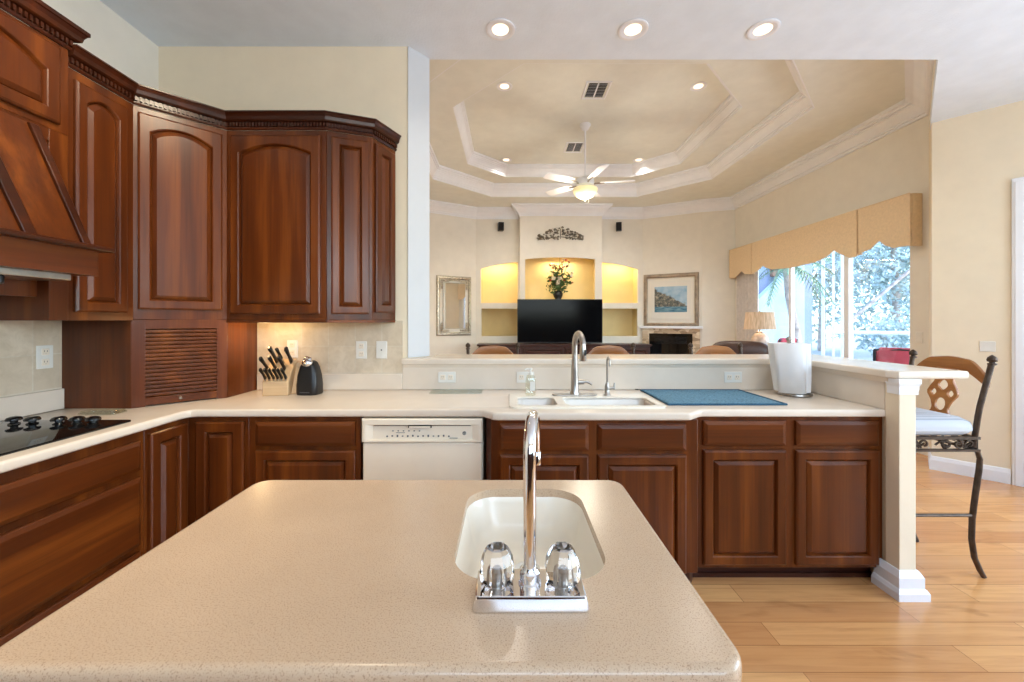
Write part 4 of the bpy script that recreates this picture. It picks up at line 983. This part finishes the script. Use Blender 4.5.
# speakers
def speaker(x, y, z, rz, lb):
    o = thing('wall_speaker', lb, 'speaker', (x, y, z), rz, 'small black wall speakers')
    m = MB(); m.box(-.055, .055, -.15, -.04, -.085, .085); bo = m.build('cabinet', 'black', o, bevel=.008)
    m = MB(); m.box(-.048, .048, -.155, -.149, -.075, .075); m.build('grille', plain('speaker_grille', (26, 26, 28), .9), bo, bevel=.003)
    m = MB(); m.box(-.02, .02, -.05, -.001, -.03, .03); m.build('wall_bracket', 'black', o, bevel=.003)
speaker(-.17, 8.2, 3.28, .25, 'small black speaker high on the wall above the left niche'); speaker(2.27, 8.2, 3.28, -.25, 'small black speaker high on the wall above the right niche')
# mirror on the left diagonal wall
wd = (Vector((-.66, 8.2)) - Vector((-2.2, 7.31))).normalized(); wa = math.atan2(wd.y, wd.x)
mp = Vector((-.66, 8.2)) - wd * .48
mr = thing('wall_mirror', 'tall mirror in an ornate silver frame on the left wall of the family room', 'mirror', (mp.x, mp.y, 1.67), wa)
m = MB(); m.sweep(rect(-.30, .30, -.52, .52)[::-1], [(0, -.0), (.0, .02), (-.02, .035), (-.05, .03), (-.07, .012), (-.07, 0)], True)
m2 = MB(); m2.M = Matrix(((1, 0, 0, 0), (0, 0, -1, -.001), (0, 1, 0, 0), (0, 0, 0, 1))); m2.add(m.v, m.f); fr = m2.build('frame', 'silver', mr, smooth=25)
m = MB()
for sx in (-1, 1):
    for sz in (-1, 1):
        for k in range(5): m.ellipsoid((sx * (.265 - .033 * k), -.035, sz * .488), (.02, .012, .02), 8, 6); m.ellipsoid((sx * .265, -.035, sz * (.488 - .035 * k)), (.02, .012, .02), 8, 6)
for k in range(7): m.ellipsoid((-.105 + .035 * k, -.035, -.0 + .50 + .012 * cos((k - 3) * .5)), (.02, .012, .02), 8, 6)
m.build('corner_ornament', 'silver', fr, smooth=60)
m = MB(); m.box(-.24, .24, -.016, -.006, -.455, .455); m.build('glass', 'mirror', mr, bevel=.012, seg=1)
# painting and fireplace on the right diagonal
fd = (Vector((3.72, 7.66)) - Vector((2.76, 8.2))).normalized(); fa = math.atan2(fd.y, fd.x); fc = Vector((2.76, 8.2)) + fd * .535
pa = thing('framed_painting', 'framed seaside painting of cliffs and boats hanging above the fireplace', 'painting', (fc.x, fc.y, 1.785), fa)
def uprect(m, w, h, prof):
    q = MB(); q.sweep(rect(-w, w, -h, h)[::-1], prof, True); m.M = Matrix(((1, 0, 0, 0), (0, 0, -1, -.001), (0, 1, 0, 0), (0, 0, 0, 1))); m.add(q.v, q.f); return m
m = uprect(MB(), .435, .45, [(0, 0), (0, .025), (-.02, .038), (-.06, .03), (-.075, .018), (-.075, 0)]); m.build('frame', 'frame', pa, smooth=25)
m = MB(); m.box(-.365, .365, -.013, -.004, -.38, .38); m.build('mat_board', 'mat', pa)
m = MB(); m.box(-.30, .30, -.0165, -.013, -.24, .27); m.build('canvas', 'painting', pa)
fp = thing('fireplace', 'stone faced gas fireplace with a black firebox below the painting', 'fireplace', (fc.x, fc.y, 0), fa)
m = MB(); m.box(-.53, .53, -.06, -.001, .0, .30); m.box(-.53, -.40, -.06, -.001, .30, 1.22); m.box(.40, .53, -.06, -.001, .30, 1.22); m.box(-.40, .40, -.06, -.001, 1.12, 1.22)
t_ = NT('stacked_stone'); v_ = t_.coord((1, 1, 1)); vo = t_.new('ShaderNodeTexVoronoi'); vo.inputs['Scale'].default_value = 9; t_.link(t_.coord((1, 1, 2.2)), vo.inputs['Vector'])
sx_ = t_.new('ShaderNodeSeparateColor'); t_.link(vo.outputs['Color'], sx_.inputs[0]); t_.link(t_.ramp(sx_.outputs[0], [(.1, (150, 128, 104)), (.5, (196, 174, 144)), (.9, (222, 206, 182))]), t_.b.inputs['Base Color']); t_.set(Roughness=.7)
m.build('stone_surround', t_.m, fp, bevel=.004)
m = MB(); m.box(-.58, .58, -.10, -.001, 1.22, 1.27); m.build('mantel', 'white', fp, bevel=.006)
m = MB(); m.box(-.40, .40, -.022, -.002, .30, 1.12); fb = m.build('firebox', 'blackgloss', fp)
m = uprect(MB(), .40, .41, [(0, 0), (0, .05), (-.03, .05), (-.03, 0)])
for o_ in (m,): o_.v = [(x, y, z + .71) for x, y, z in o_.v]
m.build('metal_frame', 'black', fb)
m = MB()
for k in range(6): m.box(-.3, .3, -.034, -.022, .92 + k * .025, .93 + k * .025)
m.build('louvers', 'black', fb)
# sliding glass door, valance, curtain
sd = MB(); X0 = 4.28
for z0, z1 in ((.02, .1), (2.36, 2.44)): sd.box(X0 + .02, X0 + .08, 4.24, 7.1, z0, z1)
for y0, y1 in ((4.24, 4.27), (5.05, 5.125), (6.08, 6.125), (7.05, 7.1)): sd.box(X0 + .02, X0 + .08, y0, y1, .1, 2.36)
sdo = struct(sd.build('door_2', 'white', bevel=.004))
for y0, y1 in ((4.27, 5.05), (5.125, 6.08), (6.125, 7.05)):
    m = MB(); m.box(X0 + .047, X0 + .053, y0, y1, .1, 2.36); m.build('glass_pane', 'pane', sdo)
va = thing('valance', 'tan upholstered box valance with scalloped lower edge above the sliding door', 'valance', (4.13, 0, 0))
pf = [(7.47, 2.17), (7.30, 2.15), (7.2, 2.19), (7.08, 2.25), (6.98, 2.19), (6.77, 2.16), (6.70, 2.18), (6.58, 2.22), (6.49, 2.27), (6.40, 2.22), (6.25, 2.175), (5.86, 2.147), (5.38, 2.16), (5.2, 2.20), (5.07, 2.265), (4.97, 2.20), (4.83, 2.13), (4.75, 2.135), (4.68, 2.17), (4.56, 2.19), (4.456, 2.265), (4.39, 2.2), (4.3, 2.155), (4.11, 2.145)]
def smooth_pf(pf):
    cusps = {7.08, 6.49, 5.07, 4.456}; out = []
    for a_, b_ in zip(pf, pf[1:]):
        for k in range(4):
            u = k / 4; out.append((a_[0] + (b_[0] - a_[0]) * u, a_[1] + (b_[1] - a_[1]) * u))
    out.append(pf[-1])
    return out
pf2 = smooth_pf(pf); lo = pf2; hi = [(y, 2.685 if y > 0 else 0) for y, z in pf2]
m = MB(); m.box(.012, .03, 4.115, 7.465, 2.3, 2.68); m.box(.013, .028, 4.69, 4.76, 2.15, 2.3); m.box(.013, .028, 6.74, 6.81, 2.165, 2.3); m.box(.025, .128, 4.11, 4.135, 2.145, 2.685); m.box(.025, .128, 7.445, 7.47, 2.16, 2.685); m.box(.025, .128, 4.135, 7.445, 2.66, 2.685); m.build('box_frame', 'beige_fabric', va)
for ya, yb, xo in ((4.11, 4.715, 0), (4.735, 6.765, -.006), (6.785, 7.47, 0)):
    seg = [(y, z) for y, z in pf2 if ya < y < yb]
    def zat(y):
        for (a_, za), (b_, zb2) in zip(pf2, pf2[1:]):
            if b_ <= y <= a_: return za + (zb2 - za) * (a_ - y) / max(1e-6, a_ - b_)
        return 2.15
    seg = [(yb, zat(yb))] + seg + [(ya, zat(ya))]
    m = MB(); m.loft([[(xo, y, z), (xo, y, 2.685), (.012, y, 2.685), (.012, y, z)] for y, z in seg]); m.build('fabric_panel', 'beige_fabric', va, smooth=30, bevel=.003)
m = MB(); m.tube([(-.002, 4.11, 2.685), (-.002, 7.47, 2.685)], .006, 6); m.build('welt_cord', 'beige_fabric', va)
m = MB(); vs = []; N = 40
pts_t = []
for k in range(N + 1):
    y = 6.76 + .62 * k / N; pts_t.append((4.225 + .018 * sin(k * 1.1), y))
m.loft([[(x - .003, y, .02), (x - .003, y, 2.5), (x + .003, y, 2.5), (x + .003, y, .02)] for x, y in pts_t]); o = m.build('curtain', 'curtain', smooth=60, org=(4.225, 7.0, .02)); tag(o, 'pale grey pleated curtain gathered at the far end of the sliding door', 'curtain')
# table lamp on a side table
tb = thing('side_table', 'dark side table under the table lamp by the sliding door', 'table', (3.46, 5.5, 0))
m = MB(); m.lathe([(.32, .72), (.33, .73), (.33, .745), (.32, .755)], 32); m.build('top', 'darkwood', tb)
m = MB(); m.lathe([(.05, .72), (.035, .6), (.06, .4), (.035, .2), (.05, .06)], 16); m.build('pedestal', 'darkwood', tb, smooth=60)
m = MB(); m.lathe([(.22, 0), (.22, .02), (.1, .05), (.05, .07)], 24); m.build('foot', 'darkwood', tb)
la = thing('table_lamp', 'table lamp with pleated drum shade and mottled ceramic base by the sliding door', 'lamp', (3.46, 5.5, .756))
m = MB(); m.lathe([(.075, 0), (.08, .012), (.07, .03), (.085, .1), (.105, .2), (.115, .31), (.1, .39), (.06, .44), (.035, .455), (.045, .465), (.025, .475)], 28); m.build('base', 'lampbase', la, smooth=60)
m = MB(); m.tube([(0, 0, .47), (0, 0, .70)], .007, 8); m.lathe([(.012, .735), (.014, .745), (.005, .76)], 10); m.tube([(-.16, 0, .70), (.16, 0, .70)], .003, 5); m.build('stem', 'steel', la)
m = MB(); lp = []
for r0, z in ((.19, .50), (.165, .735), (.162, .735), (.187, .50)):
    lp.append([((r0 + (.003 if k % 2 else 0)) * cos(2 * pi * k / 72), (r0 + (.003 if k % 2 else 0)) * sin(2 * pi * k / 72), z) for k in range(72)])
m.loft(lp + [lp[0]], False, False); m.build('lamp_shade', 'shade', la, smooth=30)
light('table_lamp_bulb', 'POINT', (3.46, 5.5, 1.36), 3, (1, .82, .6), shadow_soft_size=.04)
# recliner
rc = thing('recliner', 'dark brown leather recliner seen from behind between the last stool and the lamp', 'armchair', (2.9, 5.0, 0), radians(150))
m = MB(); m.loft([[(x, y, z) for x, y in rrect(-.36, .36, -.4, .36, .06)] for z in (.08, .12, .44)]); m.build('seat', 'leather', rc, bevel=.02)
for sx in (-1, 1):
    m = MB(); m.loft([[(sx * .44 + x, y, z) for x, y in rrect(-.09 * f_, .09 * f_, -.42, .36, .04)] for f_, z in ((.9, .08), (1, .5), (1.05, .6), (.7, .645))]); m.build('arm', 'leather', rc, smooth=60)
m = MB(); m.loft([[(x, .3 + (z - .4) * .3 + y, z) for x, y in rrect(-w, w, -.09, .09, .06)] for w, z in ((.36, .3), (.37, .5), (.36, .8), (.33, .92))]); m.build('backrest', 'leather', rc, smooth=60)
m = MB(); m.ellipsoid((0, .50, 1.03), (.3, .1, .115), 20, 12, .5); m.build('headrest', 'leather', rc, smooth=60)

# ------------------------------------------------------------------ outdoors beyond the sliding door
b = MB().box(4.42, 30, -6, 30, -.12, -.02); struct(b.build('ground_patio', 'patio', smooth=0))
# neighbouring wing of the house, white stucco; shade and sun tinted into two walls
wg = thing('house_wing', 'white stucco wing of the house beyond the patio', 'building', (6.9, 11.8, -.02))
m = MB(); m.box(-2.2, 2.45, .5, 4, 0, 5.2); m.build('main_wall', plain('shaded_stucco_tint', (150, 160, 190), .9, var=.02), wg)  # shaded part of the wing wall, lavender shade put into the colour
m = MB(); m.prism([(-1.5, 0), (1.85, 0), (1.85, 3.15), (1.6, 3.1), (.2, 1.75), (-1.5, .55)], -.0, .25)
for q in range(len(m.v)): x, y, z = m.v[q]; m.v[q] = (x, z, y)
m.build('sunlit_wall_area', 'stucco', wg)  # sunlit part of the wing wall, its slope shaped as the shadow edge
m = MB(); m.box(1.15, 1.3, .36, .5, 2.75, 3.3); m.build('wall_lantern', plain('terracotta', (190, 120, 100), .8), wg, bevel=.02)
# screen enclosure: white posts and beams
sc = thing('screen_enclosure', 'white framed screen enclosure around the patio', 'screen enclosure', (9, 10, -.02))
def bar(m, p, q, r=.04): m.tube([p, q], r, 4, True)
for k, (p, q, r_) in enumerate((((-.73, .5, 0), (-.73, .5, 4.2), .05), ((-.46, .5, 0), (-.46, .5, 4.2), .035), ((-.22, .5, 0), (-.22, .5, 4.2), .05), ((3.6, -1.6, 0), (3.6, -1.6, 4.2), .05))):
    m = MB(); bar(m, p, q, r_); m.build('post', 'white', sc, smooth=0)
for p, q, r_ in (((-.73, .5, 1.1), (5.2, -2.6, 1.1), .045), ((-.73, .5, 3.3), (-.22, .5, 3.3), .05), ((-.22, .5, 3.5), (5.2, -2.6, 3.35), .06)):
    m = MB(); bar(m, p, q, r_); m.build('beam', 'white', sc, smooth=0)
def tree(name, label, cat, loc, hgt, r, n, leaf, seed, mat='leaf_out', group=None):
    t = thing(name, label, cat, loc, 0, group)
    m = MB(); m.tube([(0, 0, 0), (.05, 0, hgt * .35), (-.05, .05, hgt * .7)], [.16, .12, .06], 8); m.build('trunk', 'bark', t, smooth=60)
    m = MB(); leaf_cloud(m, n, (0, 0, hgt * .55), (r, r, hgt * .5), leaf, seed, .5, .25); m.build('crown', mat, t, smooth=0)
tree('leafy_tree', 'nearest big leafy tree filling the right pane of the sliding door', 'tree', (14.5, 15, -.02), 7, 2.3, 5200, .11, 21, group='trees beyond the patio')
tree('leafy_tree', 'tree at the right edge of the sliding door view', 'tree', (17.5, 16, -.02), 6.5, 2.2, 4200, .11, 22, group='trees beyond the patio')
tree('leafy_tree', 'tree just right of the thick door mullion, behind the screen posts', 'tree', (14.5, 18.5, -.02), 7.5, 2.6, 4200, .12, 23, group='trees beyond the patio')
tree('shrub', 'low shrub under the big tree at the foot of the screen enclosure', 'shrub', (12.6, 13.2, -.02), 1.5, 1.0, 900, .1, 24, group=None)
m = MB(); m.tube([(0, 0, 0), (1.1, -.1, 1.0), (2.2, -.2, 2.0), (3.2, -.3, 2.9)], [.055, .05, .045, .035], 8); o = m.build('leaning_branch', 'bark', smooth=60); o.location = (10.4, 12.4, 1.2); tag(o, 'bare dark branch slanting up across the right pane of the sliding door', 'branch')
pm = thing('palm_tree', 'palm tree outside in the left pane of the sliding door', 'palm tree', (6.9, 9.9, -.02))
m = MB(); m.tube([(.35, 0, 0), (.25, 0, 1.0), (.05, 0, 2.0), (-.02, 0, 2.7)], [.12, .09, .08, .07], 10); m.build('trunk', 'bark', pm, smooth=60)
for k in range(16):
    a = 2 * pi * k / 16 + .2; el = (.2, .7, 1.1)[k % 3]; m = MB(); pts = []
    for j in range(9):
        u = j / 8; rr = 1.05 * u; z = 2.7 + rr * sin(el) * 1.0 - 1.1 * u * u * (1.1 - el * .35); pts.append(Vector((rr * cos(a) * cos(el * .6), rr * sin(a) * cos(el * .6), z)))
    m.tube(pts, .012, 4)
    side = Vector((-sin(a), cos(a), 0))
    for j in range(1, 9):
        for jj in (0, .5):
            p0 = pts[j - 1].lerp(pts[j], jj); d = (pts[j] - pts[j - 1]).normalized(); ln = .34 * (1 - j / 11)
            for s_ in (-1, 1):
                tip = p0 + side * s_ * ln + d * .12 - Vector((0, 0, .1)); m.add([tuple(p0 - d * .018), tuple(p0 + d * .018), tuple(tip)], [(0, 1, 2)])
    m.build('frond', 'leaf_palm', pm, smooth=0)
def patio_chair(label):
    t = thing('patio_chair', label, 'patio chair', (0, 0, 0), 0, 'patio chairs with red cushions')
    for sx in (-1, 1):
        m = MB(); m.tube([(sx * .28, -.28, 0), (sx * .28, -.28, .6), (sx * .28, .25, .62), (sx * .28, .3, 0)], .018, 8); m.build('side_frame', 'black', t)
        m = MB(); m.tube([(sx * .26, .22, .35), (sx * .26, .36, .98)], .018, 8); m.build('back_stile', 'black', t)
    m = MB(); m.tube([(-.27, .36, .98), (0, .38, 1.0), (.27, .36, .98)], .018, 8); m.tube([(-.27, -.26, .36), (.27, -.26, .36)], .018, 8); m.tube([(-.27, .24, .36), (.27, .24, .36)], .018, 8); m.build('cross_rails', 'black', t)
    m = MB(); m.loft([[(x, y, z) for x, y in rrect(-w, w, -w, w, .06)] for w, z in ((.24, .37), (.26, .4), (.26, .45), (.23, .48))]); m.build('seat_cushion', 'red', t, smooth=60)
    m = MB(); m.loft([[(x, .22 + (z - .45) * .22 + y, z) for x, y in rrect(-w, w, -.05, .05, .04)] for w, z in ((.22, .46), (.25, .5), (.25, .97), (.2, 1.02))]); m.build('back_cushion', 'red', t, smooth=60)
    return t
pc = patio_chair('outdoor chair with red cushion seen low in the right pane of the sliding door'); pc.location = (5.6, 5.75, -.02); pc.rotation_euler = (0, 0, radians(140))
dup(pc, (5.95, 9.0, -.02), radians(200), 'outdoor chair with red cushion just behind the table lamp')
# under-cabinet lamp
light('under_cabinet_lamp', 'POINT', (-1.505, 2.44, 1.31), 3.0, (1, .66, .30), shadow_soft_size=.03)
